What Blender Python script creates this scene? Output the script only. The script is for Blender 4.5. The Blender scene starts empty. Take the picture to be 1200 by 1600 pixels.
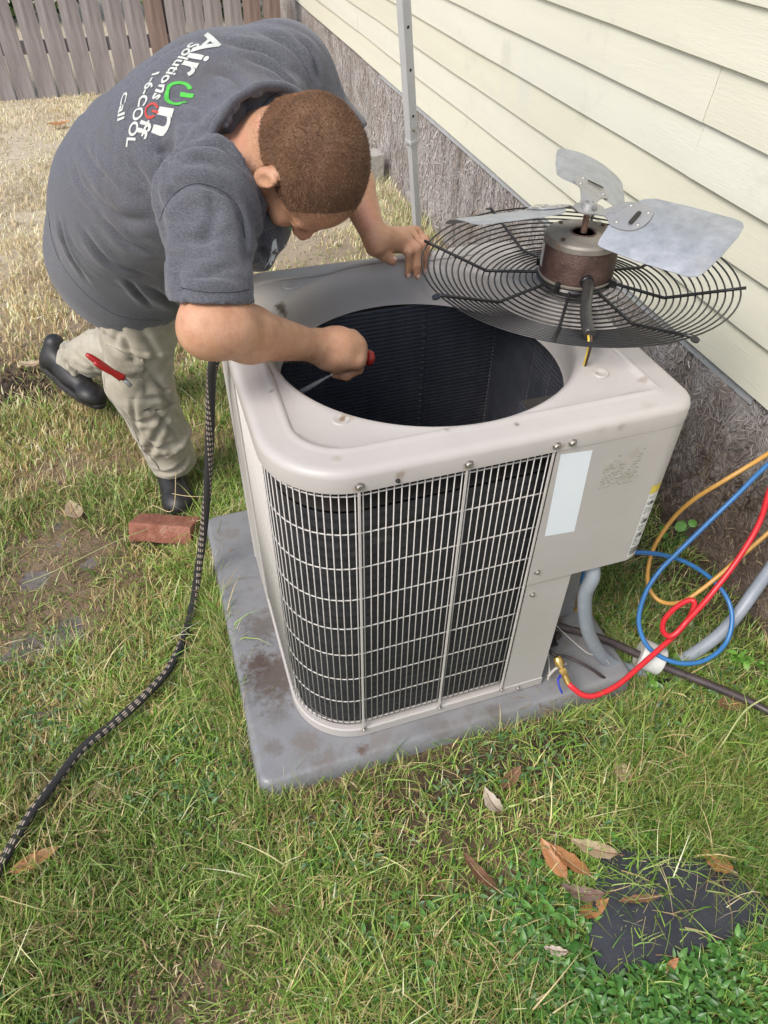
import bpy, bmesh, math, random
import numpy as np
import openvdb
from mathutils import Vector, Matrix, noise
from mathutils.bvhtree import BVHTree
SC = bpy.context.scene
COL = SC.collection
rnd = random.Random(7)
rng = np.random.default_rng(7)

# ------------------------------------------------------------------ camera
cam_d = bpy.data.cameras.new('camera')
cam = bpy.data.objects.new('camera', cam_d); COL.objects.link(cam)
cR = Vector((0.95086, -0.30945, 0.01020)); cU = Vector((0.20674, 0.65910, 0.72308)); cF = Vector((0.23048, 0.68544, -0.69069))
M = Matrix((( cR.x, cU.x, -cF.x, -0.09507), (cR.y, cU.y, -cF.y, -0.80510), (cR.z, cU.z, -cF.z, 1.51857), (0, 0, 0, 1)))
cam.matrix_world = M
cam_d.sensor_fit = 'VERTICAL'; cam_d.sensor_height = 24; cam_d.sensor_width = 18
cam_d.lens = 24 * 1107.1 / 1600
cam_d.clip_start = 0.02; cam_d.clip_end = 400
SC.camera = cam

# ------------------------------------------------------------------ light
SUN_EL, SUN_AZ = math.radians(50), math.radians(242)
w = bpy.data.worlds.new('World'); SC.world = w; w.use_nodes = True
nt = w.node_tree; bg = nt.nodes['Background']
sky = nt.nodes.new('ShaderNodeTexSky'); sky.sky_type = 'NISHITA'; sky.sun_disc = False
sky.sun_elevation = SUN_EL; sky.sun_rotation = SUN_AZ; sky.air_density = 1.0; sky.dust_density = 3.0; sky.ozone_density = 1.0
nt.links.new(sky.outputs[0], bg.inputs[0]); bg.inputs[1].default_value = 0.125
sd = bpy.data.lights.new('sun', 'SUN'); sun = bpy.data.objects.new('sun', sd); COL.objects.link(sun)
sd.energy = 1.5; sd.angle = math.radians(24); sd.color = (1.0, 0.97, 0.93)
sdir = Vector((math.sin(SUN_AZ) * math.cos(SUN_EL), math.cos(SUN_AZ) * math.cos(SUN_EL), math.sin(SUN_EL)))
sun.rotation_euler = sdir.to_track_quat('Z', 'Y').to_euler()
sun.location = (0, 0, 5)
vs = SC.view_settings; vs.view_transform = 'Standard'; vs.look = 'None'; vs.gamma = 1; vs.use_curve_mapping = False
vs.exposure = 0.70

# ------------------------------------------------------------------ materials
def mat(name, stops, scale=20, rough=0.6, metal=0.0, bump=0.0, bscale=None, detail=6, stretch=(1, 1, 1), spots=None, spec=0.5,
        attr=None, transl=0.0, coat=0.0, dist=0.0, roughvar=0.0, sheen=0.0, sss=0.0, extra=None):
    """noise-driven colour between STOPS [(pos, rgb), ...] in object space, with optional dirt SPOTS [(scale, threshold, rgb, strength)]"""
    m = bpy.data.materials.new(name); m.use_nodes = True
    t = m.node_tree; N = t.nodes; Lk = t.links; b = N['Principled BSDF']
    co = N.new('ShaderNodeTexCoord'); mp = N.new('ShaderNodeMapping'); mp.inputs['Scale'].default_value = stretch
    Lk.new(co.outputs['Object'], mp.inputs[0])
    nz = N.new('ShaderNodeTexNoise'); nz.inputs['Scale'].default_value = scale; nz.inputs['Detail'].default_value = detail
    nz.inputs['Roughness'].default_value = 0.65; nz.inputs['Distortion'].default_value = dist
    Lk.new(mp.outputs[0], nz.inputs[0])
    if attr:
        a = N.new('ShaderNodeAttribute'); a.attribute_name = attr; col = a.outputs['Color']
    else:
        r = N.new('ShaderNodeValToRGB'); e = r.color_ramp.elements
        while len(e) < len(stops): e.new(0.5)
        for k, (p, c) in enumerate(stops): e[k].position = p; e[k].color = (*c, 1)
        Lk.new(nz.outputs[0], r.inputs[0]); col = r.outputs[0]
    for s in (spots or []):
        sc, th, c, st = s[:4]
        n2 = N.new('ShaderNodeTexNoise'); n2.inputs['Scale'].default_value = sc; n2.inputs['Detail'].default_value = 8; n2.inputs['Roughness'].default_value = .7
        Lk.new(co.outputs['Object'], n2.inputs[0])
        mr = N.new('ShaderNodeMapRange'); mr.inputs[1].default_value = th; mr.inputs[2].default_value = th + 0.09; mr.inputs[4].default_value = st
        Lk.new(n2.outputs[0], mr.inputs[0])
        mx = N.new('ShaderNodeMix'); mx.data_type = 'RGBA'; Lk.new(mr.outputs[0], mx.inputs[0]); Lk.new(col, mx.inputs[6]); mx.inputs[7].default_value = (*c, 1); col = mx.outputs[2]
    if extra: col = extra(t, co, col)
    Lk.new(col, b.inputs['Base Color'])
    b.inputs['Roughness'].default_value = rough; b.inputs['Metallic'].default_value = metal
    b.inputs['Specular IOR Level'].default_value = spec; b.inputs['Coat Weight'].default_value = coat
    b.inputs['Sheen Weight'].default_value = sheen
    if sss: b.inputs['Subsurface Weight'].default_value = sss; b.inputs['Subsurface Scale'].default_value = 0.006; b.inputs['Subsurface Radius'].default_value = (1, .35, .2)
    if roughvar:
        mr = N.new('ShaderNodeMapRange'); mr.inputs[3].default_value = rough - roughvar; mr.inputs[4].default_value = rough + roughvar
        Lk.new(nz.outputs[0], mr.inputs[0]); Lk.new(mr.outputs[0], b.inputs['Roughness'])
    if bump:
        bp = N.new('ShaderNodeBump'); bp.inputs['Strength'].default_value = min(1, bump * 1.0); bp.inputs['Distance'].default_value = 0.002 if bump <= 1 else 0.002 * bump
        src = nz
        if bscale:
            src = N.new('ShaderNodeTexNoise'); src.inputs['Scale'].default_value = bscale; src.inputs['Detail'].default_value = 5; Lk.new(mp.outputs[0], src.inputs[0])
        Lk.new(src.outputs[0], bp.inputs['Height']); Lk.new(bp.outputs[0], b.inputs['Normal'])
    if transl:
        tr = N.new('ShaderNodeBsdfTranslucent'); ms = N.new('ShaderNodeMixShader'); ms.inputs[0].default_value = transl
        Lk.new(col, tr.inputs[0]); Lk.new(b.outputs[0], ms.inputs[1]); Lk.new(tr.outputs[0], ms.inputs[2])
        Lk.new(ms.outputs[0], N['Material Output'].inputs[0])
    return m

def blotch(points, squash=(1, 1, 1)):
    """stains of their own shape: [(x, y, z, radius, rgb, strength)] in object space, ragged by noise"""
    def f(t, co, col):
        N, Lk = t.nodes, t.links
        nz = N.new('ShaderNodeTexNoise'); nz.inputs['Scale'].default_value = 45; nz.inputs['Detail'].default_value = 8; nz.inputs['Roughness'].default_value = .75
        Lk.new(co.outputs['Object'], nz.inputs[0])
        for (x, y, z, r, c, st) in points:
            d = N.new('ShaderNodeVectorMath'); d.operation = 'DISTANCE'; Lk.new(co.outputs['Object'], d.inputs[0]); d.inputs[1].default_value = (x, y, z)
            a = N.new('ShaderNodeMath'); a.operation = 'DIVIDE'; Lk.new(d.outputs['Value'], a.inputs[0]); a.inputs[1].default_value = r
            s = N.new('ShaderNodeMath'); s.operation = 'MULTIPLY_ADD'; Lk.new(nz.outputs[0], s.inputs[0]); s.inputs[1].default_value = 2.4; Lk.new(a.outputs[0], s.inputs[2])
            mr = N.new('ShaderNodeMapRange'); mr.inputs[1].default_value = 1.5; mr.inputs[2].default_value = 2.1; mr.inputs[3].default_value = st; mr.inputs[4].default_value = 0
            Lk.new(s.outputs[0], mr.inputs[0])
            mx = N.new('ShaderNodeMix'); mx.data_type = 'RGBA'; Lk.new(mr.outputs[0], mx.inputs[0]); Lk.new(col, mx.inputs[6]); mx.inputs[7].default_value = (*c, 1); col = mx.outputs[2]
        return col
    return f

# ------------------------------------------------------------------ object helpers
def link(name, me, m=None, parent=None, smooth=False):
    if m is not None and not me.materials: me.materials.append(m)
    o = bpy.data.objects.new(name, me); COL.objects.link(o)
    if parent: o.parent = parent
    if smooth:
        me.polygons.foreach_set('use_smooth', [True] * len(me.polygons))
    return o
def pyd(vs_, fs_):
    me = bpy.data.meshes.new('m'); me.from_pydata([tuple(v) for v in vs_], [], fs_); me.update(); return me
def npmesh(V, F, attr=None, mats=None):
    """V (n,3) float, F (m,k) int with constant k; attr = (n,3) colours per point"""
    me = bpy.data.meshes.new('m'); V = np.ascontiguousarray(V, np.float32); F = np.ascontiguousarray(F, np.int32)
    me.vertices.add(len(V)); me.vertices.foreach_set('co', V.ravel())
    k = F.shape[1]; me.loops.add(F.size); me.loops.foreach_set('vertex_index', F.ravel())
    me.polygons.add(len(F)); me.polygons.foreach_set('loop_start', np.arange(0, F.size, k, dtype=np.int32)); me.polygons.foreach_set('loop_total', np.full(len(F), k, np.int32))
    if attr is not None:
        a = me.color_attributes.new('tint', 'FLOAT_COLOR', 'POINT')
        c = np.ones((len(V), 4), np.float32); c[:, :3] = attr; a.data.foreach_set('color', c.ravel())
    me.update(calc_edges=True); me.validate(); return me
def empty(name, label, cat, loc=(0, 0, 0), group=None):
    o = bpy.data.objects.new(name, None); COL.objects.link(o); o.location = loc; o.empty_display_size = .05
    o['label'] = label; o['category'] = cat
    if group: o['group'] = group
    return o
def tag(o, label, cat, group=None):
    o['label'] = label; o['category'] = cat
    if group: o['group'] = group
    return o
def struct(o): o['kind'] = 'structure'; return o
def stuff(o, label=None, cat=None):
    o['kind'] = 'stuff'
    if label: o['label'] = label
    if cat: o['category'] = cat
    return o
def boxmesh(x0, x1, y0, y1, z0, z1, bev=0.0):
    bm = bmesh.new(); bmesh.ops.create_cube(bm, size=1)
    for v in bm.verts: v.co = Vector(((x0 + x1) / 2 + v.co.x * (x1 - x0), (y0 + y1) / 2 + v.co.y * (y1 - y0), (z0 + z1) / 2 + v.co.z * (z1 - z0)))
    if bev: bmesh.ops.bevel(bm, geom=bm.edges[:], offset=bev, segments=2, profile=.7, affect='EDGES', clamp_overlap=True)
    me = bpy.data.meshes.new('m'); bm.to_mesh(me); bm.free(); return me
def spline(pts, n=8):
    """Catmull-Rom through pts"""
    P = [Vector(p) for p in pts]; P = [P[0] * 2 - P[1]] + P + [P[-1] * 2 - P[-2]]; out = []
    for i in range(1, len(P) - 2):
        for k in range(n):
            t = k / n; a, b, c, d = P[i - 1:i + 3]
            out.append(.5 * ((2 * b) + (c - a) * t + (2 * a - 5 * b + 4 * c - d) * t * t + (3 * b - a - 3 * c + d) * t ** 3))
    out.append(P[-2]); return out
def tube(pts, r, seg=10, closed=False, uv=False, cap=True):
    """swept tube; r is a number or a list; with uv: u round, v along in metres"""
    pts = [Vector(p) for p in pts]; n = len(pts); rs = r if isinstance(r, (list, tuple)) else [r] * n
    V, F, fr = [], [], None; L = [0]
    for i in range(1, n): L.append(L[-1] + (pts[i] - pts[i - 1]).length)
    for i, p in enumerate(pts):
        a = pts[(i - 1) % n] if (i > 0 or closed) else p; b = pts[(i + 1) % n] if (i < n - 1 or closed) else p
        t = (b - a).normalized()
        if fr is None: fr = t.orthogonal().normalized()
        fr = (fr - t * fr.dot(t)).normalized(); g = t.cross(fr)
        for k in range(seg):
            an = 2 * math.pi * k / seg; V.append(p + (fr * math.cos(an) + g * math.sin(an)) * rs[i])
    m = n if closed else n - 1
    for i in range(m):
        for k in range(seg):
            j = (i + 1) % n; F.append((i * seg + k, i * seg + (k + 1) % seg, j * seg + (k + 1) % seg, j * seg + k))
    if cap and not closed: F.append(tuple(range(seg))[::-1]); F.append(tuple((n - 1) * seg + k for k in range(seg)))
    me = pyd(V, F)
    if uv:
        ul = me.uv_layers.new(name='uv')
        for pi, pl in enumerate(me.polygons):
            if pi >= m * seg: continue
            i, k = divmod(pi, seg); q = [(k, i), (k + 1, i), (k + 1, i + 1), (k, i + 1)]
            for li, (a, b) in zip(pl.loop_indices, q): ul.data[li].uv = (a / seg, L[b])
    me.polygons.foreach_set('use_smooth', [len(p.vertices) == 4 for p in me.polygons]); return me
def lathe(prof, seg=24, M4=None):
    """profile [(r, z)] round z"""
    V, F = [], []
    for (r, z) in prof:
        for k in range(seg): a = 2 * math.pi * k / seg; V.append(Vector((r * math.cos(a), r * math.sin(a), z)))
    for i in range(len(prof) - 1):
        for k in range(seg): F.append((i * seg + k, i * seg + (k + 1) % seg, (i + 1) * seg + (k + 1) % seg, (i + 1) * seg + k))
    if prof[0][0] > 1e-6: F.append(tuple(range(seg))[::-1])
    if prof[-1][0] > 1e-6: F.append(tuple((len(prof) - 1) * seg + k for k in range(seg)))
    if M4: V = [M4 @ v for v in V]
    return pyd(V, F)
def autosmooth(me, ang=35):
    me.polygons.foreach_set('use_smooth', [True] * len(me.polygons))
    me.set_sharp_from_angle(angle=math.radians(ang)); return me
def frame(origin, z, x=None):
    z = Vector(z).normalized(); x = Vector(x) if x is not None else z.orthogonal()
    x = (x - z * x.dot(z)).normalized(); y = z.cross(x)
    return Matrix(((x.x, y.x, z.x, origin[0]), (x.y, y.y, z.y, origin[1]), (x.z, y.z, z.z, origin[2]), (0, 0, 0, 1)))
def prism(poly, z0, z1, M4=None):
    n = len(poly); V = [Vector((x, y, z0)) for x, y in poly] + [Vector((x, y, z1)) for x, y in poly]
    F = [tuple(range(n))[::-1], tuple(range(n, 2 * n))] + [(k, (k + 1) % n, n + (k + 1) % n, n + k) for k in range(n)]
    if M4: V = [M4 @ v for v in V]
    return pyd(V, F)

# ------------------------------------------------------------------ signed-distance volumes (for the figure)
class Vol:
    def __init__(s, lo, hi, h):
        s.lo = np.array(lo, np.float32); s.h = h; s.n = np.ceil((np.array(hi) - lo) / h).astype(int) + 1
        s.a = np.full(s.n, 0.3, np.float32)
    def win(s, lo, hi, pad):
        i0 = np.clip(np.floor((np.array(lo) - pad - s.lo) / s.h).astype(int), 0, s.n - 1); i1 = np.clip(np.ceil((np.array(hi) + pad - s.lo) / s.h).astype(int) + 1, 1, s.n)
        sl = tuple(slice(a, b) for a, b in zip(i0, i1))
        ax = [s.lo[k] + s.h * np.arange(i0[k], i1[k], dtype=np.float32) for k in range(3)]
        return sl, ax[0][:, None, None], ax[1][None, :, None], ax[2][None, None, :]
    def put(s, sl, d, k, sub=False):
        a = s.a[sl]
        if sub: d = -d; 
        if k > 0:
            if not sub: h = np.clip(.5 + .5 * (a - d) / k, 0, 1); s.a[sl] = a * (1 - h) + d * h - k * h * (1 - h)
            else: h = np.clip(.5 - .5 * (a - d) / k, 0, 1); s.a[sl] = a * (1 - h) + d * h + k * h * (1 - h)
        else: s.a[sl] = np.maximum(a, d) if sub else np.minimum(a, d)
    def cone(s, a, b, ra, rb, k=.02, sub=False):
        a = np.array(a, float); b = np.array(b, float); r = max(ra, rb); pad = r + k * 1.2 + 3 * s.h
        sl, X, Y, Z = s.win(np.minimum(a, b), np.maximum(a, b), pad)
        ba = b - a; L2 = ba @ ba + 1e-12
        px, py, pz = X - a[0], Y - a[1], Z - a[2]
        t = np.clip((px * ba[0] + py * ba[1] + pz * ba[2]) / L2, 0, 1)
        d = np.sqrt((px - ba[0] * t) ** 2 + (py - ba[1] * t) ** 2 + (pz - ba[2] * t) ** 2) - (ra + (rb - ra) * t)
        s.put(sl, d.astype(np.float32), k, sub)
    def ell(s, c, r, fr=None, k=.02, sub=False):
        """ellipsoid centre c, radii r along the columns of fr"""
        c = np.array(c, float); r = np.array(r, float); fr = np.eye(3) if fr is None else np.array(fr, float)
        ext = np.sqrt(((fr * r[None, :]) ** 2).sum(1)); pad = k * 1.2 + 3 * s.h
        sl, X, Y, Z = s.win(c - ext, c + ext, pad); px, py, pz = X - c[0], Y - c[1], Z - c[2]
        k0 = 0; k1 = 0
        for i in range(3):
            q = px * fr[0, i] + py * fr[1, i] + pz * fr[2, i]; k0 = k0 + (q / r[i]) ** 2; k1 = k1 + (q / r[i] ** 2) ** 2
        k0 = np.sqrt(k0); k1 = np.sqrt(k1) + 1e-9
        s.put(sl, (k0 * (k0 - 1) / k1).astype(np.float32), k, sub)
    def chain(s, pts, rs, k=.02, sub=False):
        for i in range(len(pts) - 1): s.cone(pts[i], pts[i + 1], rs[i], rs[i + 1], k, sub)
    def plane(s, p, n, k=0.0, lo=None, hi=None):
        """cut away what lies on the n side of the plane through p, inside a window"""
        n = np.array(n, float); n /= np.linalg.norm(n); lo = s.lo if lo is None else lo; hi = s.lo + s.h * s.n if hi is None else hi
        sl, X, Y, Z = s.win(lo, hi, 0)
        d = (X - p[0]) * n[0] + (Y - p[1]) * n[1] + (Z - p[2]) * n[2]
        s.a[sl] = np.maximum(s.a[sl], d.astype(np.float32))
    def wave(s, amp, fn, lo=None, hi=None):
        sl, X, Y, Z = s.win(s.lo if lo is None else lo, s.lo + s.h * s.n if hi is None else hi, 0)
        a = s.a[sl]; m = np.abs(a) < .03; 
        s.a[sl] = a + (amp * fn(X, Y, Z) * m).astype(np.float32)
    def mesh(s, smooth=True):
        g = openvdb.FloatGrid(0.05); g.copyFromArray(np.clip(s.a, -4 * s.h, 4 * s.h))
        P, Q = g.convertToQuads(0.0) if hasattr(g, 'convertToQuads') else g.convertToPolygons(0.0)[:2]
        P = P * s.h + s.lo; me = npmesh(P, Q)
        if smooth: me.polygons.foreach_set('use_smooth', [True] * len(me.polygons))
        return me

# ================================================================== THE SETTING
GZ = -0.07
def sst(a, b, x): t = np.clip((x - a) / (b - a), 0, 1); return t * t * (3 - 2 * t)
_w = rng.uniform(-1, 1, (26, 2)); _w = _w / np.linalg.norm(_w, axis=1)[:, None] * np.geomspace(1.2, 26, 26)[:, None]; _ph = rng.uniform(0, 6.28, 26)
def nfield(x, y, f=1.0, seed=0, lo=0, hi=26):
    s = 0
    for i in range(lo, hi): s = s + np.sin((x * _w[i, 0] + y * _w[i, 1]) * f + _ph[i] + seed * 1.7 * (i + 1)) / (1 + .25 * i)
    return s / 2.6
def smooth_cells(x, y, f, seed): return .5 + .5 * np.tanh(1.6 * nfield(x, y, f, seed, 2, 22))
PUD = [((-0.568, 0.937, -0.070), .07), ((-0.639, 0.822, -0.070), .06), ((-0.533, 0.604, -0.070), .05), ((-0.664, 0.567, -0.070), .05), ((-0.476, 0.851, -0.070), .05), ((-0.595, 0.324, -0.070), .03), ((-0.550, 1.019, -0.070), .04)]
def gh(x, y):
    z = GZ + .012 * nfield(x, y, .9, 3, 0, 12) + .004 * nfield(x, y, 3, 5)
    z = z + .02 * np.exp(-((x + .74) ** 2 + (y - 1.86) ** 2) / .02)           # loose soil mound
    inpad = sst(.10, 0, np.maximum(np.maximum(-.12 - x, x - .83), np.maximum(-.06 - y, y - .85)))
    z = z * (1 - inpad) + inpad * (GZ + .024 * sst(.66, .5, x) - .004)
    for (p, r) in PUD:
        g = np.exp(-((x - p[0]) ** 2 + (y - p[1]) ** 2) / (r * r)); z = z * (1 - g) + (GZ - .012 + .010 * nfield(x, y, 5, 77, 6, 26)) * g
    return z
def axis_(a, b, d, far):
    core = np.arange(a, b + d / 2, d); out = [core[-1]]; s = d
    while out[-1] < far: s *= 1.35; out.append(out[-1] + s)
    lo = [core[0]]; s = d
    while lo[-1] > -far: s *= 1.35; lo.append(lo[-1] - s)
    return np.concatenate([np.array(lo[:0:-1]), core, np.array(out[1:])])
gx = axis_(-1.9, 1.5, .014, 90); gy = axis_(-1.0, 3.2, .018, 90)
XX, YY = np.meshgrid(gx, gy, indexing='ij'); nx, ny = XX.shape
ZZ = gh(XX, YY)
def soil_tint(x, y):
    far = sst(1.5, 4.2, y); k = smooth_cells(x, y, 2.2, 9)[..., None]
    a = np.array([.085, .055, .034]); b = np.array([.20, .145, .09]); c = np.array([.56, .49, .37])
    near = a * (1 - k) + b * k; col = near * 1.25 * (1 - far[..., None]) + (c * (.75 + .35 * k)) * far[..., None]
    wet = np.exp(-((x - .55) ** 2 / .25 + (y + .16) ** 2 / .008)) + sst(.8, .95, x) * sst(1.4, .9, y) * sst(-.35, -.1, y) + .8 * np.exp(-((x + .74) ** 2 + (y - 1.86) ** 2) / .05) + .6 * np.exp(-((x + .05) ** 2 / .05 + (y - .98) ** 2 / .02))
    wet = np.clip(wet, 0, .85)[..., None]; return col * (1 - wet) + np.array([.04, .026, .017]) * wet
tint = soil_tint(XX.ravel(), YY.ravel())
idx = np.arange(nx * ny).reshape(nx, ny)
Fq = np.stack([idx[:-1, :-1], idx[1:, :-1], idx[1:, 1:], idx[:-1, 1:]], -1).reshape(-1, 4)
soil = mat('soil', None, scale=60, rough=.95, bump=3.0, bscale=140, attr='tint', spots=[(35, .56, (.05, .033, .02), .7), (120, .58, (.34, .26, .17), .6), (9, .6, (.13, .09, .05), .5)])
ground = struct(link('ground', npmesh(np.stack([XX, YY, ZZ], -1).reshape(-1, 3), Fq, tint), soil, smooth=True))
ground['label'] = 'bare and grassy lawn soil round the unit'

# shallow wet mud
def flat_patch(name, c, r, m, z, seed, sx=1.0, sy=1.0, n=30):
    q = random.Random(seed); ph = [q.uniform(0, 6.28) for _ in range(4)]
    V = [(c[0], c[1], z)]
    for k in range(n):
        a = 2 * math.pi * k / n; rr = r * (1 + .25 * math.sin(2 * a + ph[0]) + .2 * math.sin(3 * a + ph[1]) + .13 * math.sin(5 * a + ph[2]) + .08 * math.sin(9 * a + ph[3]))
        V.append((c[0] + math.cos(a) * rr * sx, c[1] + math.sin(a) * rr * sy, z))
    return link(name, pyd(V, [(0, 1 + k, 1 + (k + 1) % n) for k in range(n)]), m)
mud = mat('wet_mud', [(.3, (.12, .10, .085)), (.7, (.20, .175, .15))], scale=50, rough=.13, bump=.6, bscale=60)
for i, (p, r) in enumerate(PUD): struct(flat_patch('puddle', p, r * 1.25, mud, GZ - .0122 + i * .0005, i, 1.1, .8))

# sky beyond is the world; a tree belt far behind the fence closes the horizon
hedge_m = mat('far_leaves', None, rough=.7, attr='tint', transl=.3)
def leaf_cloud(name, cx, cy, cz, rx, ry, rz, n, size, seed, c0, c1):
    g = np.random.default_rng(seed); u = g.normal(size=(n, 3)); u /= np.linalg.norm(u, axis=1)[:, None]; u *= g.uniform(.55, 1, (n, 1)) ** .5
    P = np.array([cx, cy, cz]) + u * [rx, ry, rz] + .12 * g.normal(size=(n, 3))
    a = g.normal(size=(n, 3)); a /= np.linalg.norm(a, axis=1)[:, None]; b = np.cross(a, g.normal(size=(n, 3))); b /= np.linalg.norm(b, axis=1)[:, None]
    s = size * g.uniform(.6, 1.3, (n, 1)); V = np.stack([P - a * s, P + b * s * .5, P + a * s, P - b * s * .5], 1).reshape(-1, 3)
    t = g.uniform(0, 1, (n, 1)); C = np.repeat(np.array(c0) * (1 - t) + np.array(c1) * t, 4, axis=0)
    return link(name, npmesh(V, np.arange(4 * n).reshape(-1, 4), C), hedge_m)
bark = mat('bark', [(.3, (.09, .07, .05)), (.7, (.2, .16, .12))], scale=12, rough=.9, bump=2)
for i, (x, y, s) in enumerate([(-3.6, 9.6, 1.2), (-1.2, 9.9, 1.1), (1.3, 9.5, 1.25)]):
    t = empty('shrub', ['broad green shrub beyond the left end of the fence', 'green shrub showing through the middle fence gaps', 'green shrub beyond the fence next to the house corner'][i], 'shrub', (x, y, GZ), 'shrubs beyond the fence')
    c = leaf_cloud('crown', 0, 0, 1.0 * s, 1.25 * s, .7, 1.0 * s, 5000, .06, 50 + i, (.05, .10, .02), (.16, .24, .06)); c.parent = t
    link('trunk', tube([(0, 0, 0), (.03, 0, .5), (0, .04, 1.1 * s)], [.05, .04, .02], 8), bark, t)

# ---- picket fence
fence = empty('picket_fence', 'weathered grey wooden picket fence along the back of the yard', 'fence', (0, 6.28, GZ))
gw = [mat('fence_wood', [(.25, (.15, .125, .125)), (.5, (.28, .25, .245)), (.78, (.42, .385, .38))], scale=3.2, stretch=(9, 9, .7), rough=.9, bump=2.0, detail=9, spots=[(4, .62, (.13, .10, .09), .7), (2, .6, (.55, .51, .5), .5)]),
      mat('fence_wood_brown', [(.25, (.12, .08, .07)), (.5, (.23, .165, .14)), (.78, (.34, .26, .23))], scale=3.2, stretch=(9, 9, .7), rough=.9, bump=2.0, detail=9, spots=[(4, .62, (.10, .07, .06), .7)])]
x = -4.7; i = 0
while x < 1.30:
    wd_ = .143; q = random.Random(100 + i); gap = q.uniform(.008, .022)
    if x + wd_ > 1.375: break
    # dog-eared board, slightly crooked and cupped
    H_ = 1.82 + q.uniform(-.02, .02); n = 7; V = []
    for k in range(n):
        z = H_ * k / (n - 1)
        wob = .002 * math.sin(k * 1.9 + i)
        zz = min(z, H_ - .035)
        cut = .028 if k == n - 1 else 0
        for (dx, dy) in ((0 + cut, -.008), (wd_ / 2, -.0105), (wd_ - cut, -.008), (wd_ - cut, .008), (wd_ / 2, .0075), (0 + cut, .008)):
            V.append((dx - wd_ / 2 + wob, dy, z))
    F = [(k * 6 + j, k * 6 + (j + 1) % 6, (k + 1) * 6 + (j + 1) % 6, (k + 1) * 6 + j) for k in range(n - 1) for j in range(6)] + [tuple(range(6))[::-1], tuple((n - 1) * 6 + j for j in range(6))]
    brown = x > .92 or q.random() < .12
    o = link('picket', pyd(V, F), gw[1 if brown else 0], fence)
    o.location = (x + wd_ / 2, q.uniform(-.004, .004), -.01 - .03 * q.random()); o.rotation_euler = (q.uniform(-.006, .006), q.uniform(-.012, .012), q.uniform(-.03, .03))
    x += wd_ + gap; i += 1
for z in (.35, 1.0, 1.6): link('rail', boxmesh(-4.75, 1.36, .011, .05, z - .045, z + .045, .004), gw[0], fence)
for xx in (-4.2, -1.9, .4): link('post', boxmesh(xx - .045, xx + .045, .051, .14, -.02, 1.7, .005), gw[0], fence)

# ---- house: lap siding over weathered skirt
WX, WA = 1.288, 0.03429
WM = Matrix.Translation((WX, 0, 0)) @ Matrix.Rotation(-WA, 4, 'Z')      # local: x outwards-in, y along the wall, z up; the room side is +x
house = empty('house_wall', 'cream lap siding house wall above a weathered plywood skirt', 'house wall', (WX, 0, 0)); house.rotation_euler = (0, 0, -WA)
cream = [mat('cream_siding', [(.35, c), (.65, tuple(v * 1.06 for v in c))], scale=3, rough=.42, bump=.35, bscale=70, stretch=(1, .25, 4),
        spots=[(3.1, .58, (.50, .49, .40), .35), (1.7, .60, (.60, .62, .60), .35), (90, .70, (.25, .2, .12), .5), (9, .64, (.50, .47, .36), .3)]) for c in ((.69, .68, .555), (.68, .665, .53), (.70, .69, .58))]
lip_m = mat('siding_edge', [(.4, (.70, .67, .52)), (.7, (.62, .59, .45))], scale=30, rough=.5, spots=[(60, .6, (.22, .17, .1), .6)])
EXP, ZB = .12785, .4827
JO = {0: [-.62, 2.05], 1: [-.3, 1.45, 4.4], 2: [.10, 1.425], 3: [-.5, .843, 3.6], 4: [.842, 2.9], 5: [-.15, 2.3, 4.9], 6: [1.2, 3.7], 7: [.4, 2.7]}
for c in range(0, 17):
    js = [-1.6] + sorted(JO.get(c, [(.7 + c * 1.37) % 3.4 - .4, (.7 + c * 1.37) % 3.4 + 2.3])) + [7.6]
    z0 = ZB + c * EXP
    for k in range(len(js) - 1):
        a, b = js[k], js[k + 1]; q = random.Random(c * 31 + k)
        n = max(2, int((b - a) / .3)); V, F = [], []
        lap = .012 if k % 2 else -.004
        y0 = a + .0009 + (0 if k == 0 else 0); y1 = b - .0009
        for i in range(n + 1):
            y = y0 + (y1 - y0) * i / n; wv = .0008 * math.sin(y * 3 + c) + .0006 * math.sin(y * 7.3 + c * 2)
            o_ = -.0135 + wv - (.0016 if k % 2 else 0)
            #  outer bottom lip returns under, face slopes back to the course above
            V += [(-.001, y, z0 + .004), (o_ + .003, y, z0 - .001 + wv), (o_, y, z0 + .001 + wv), (o_ + .0008, y, z0 + .012), (-.0022, y, z0 + EXP + .008), (.002, y, z0 + EXP + .008), (.002, y, z0 + .004)]
        F = [(i * 7 + j, i * 7 + (j + 1) % 7, (i + 1) * 7 + (j + 1) % 7, (i + 1) * 7 + j) for i in range(n) for j in range(7)] + [tuple(range(7))[::-1], tuple(n * 7 + j for j in range(7))]
        me = pyd(V, F); me.materials.append(cream[q.randrange(3)]); o = link('siding_board', me, None, house)
link('sheathing', boxmesh(.0025, .09, -1.6, 7.6, ZB + .003, 2.66), lip_m, house)
flash = mat('grey_flashing', [(.3, (.36, .38, .40)), (.7, (.48, .50, .52))], scale=12, rough=.5, spots=[(30, .6, (.2, .18, .15), .5)])
link('starter_strip', boxmesh(-.004, .002, .35, 3.9, ZB - .028, ZB + .002), flash, house)

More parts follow.
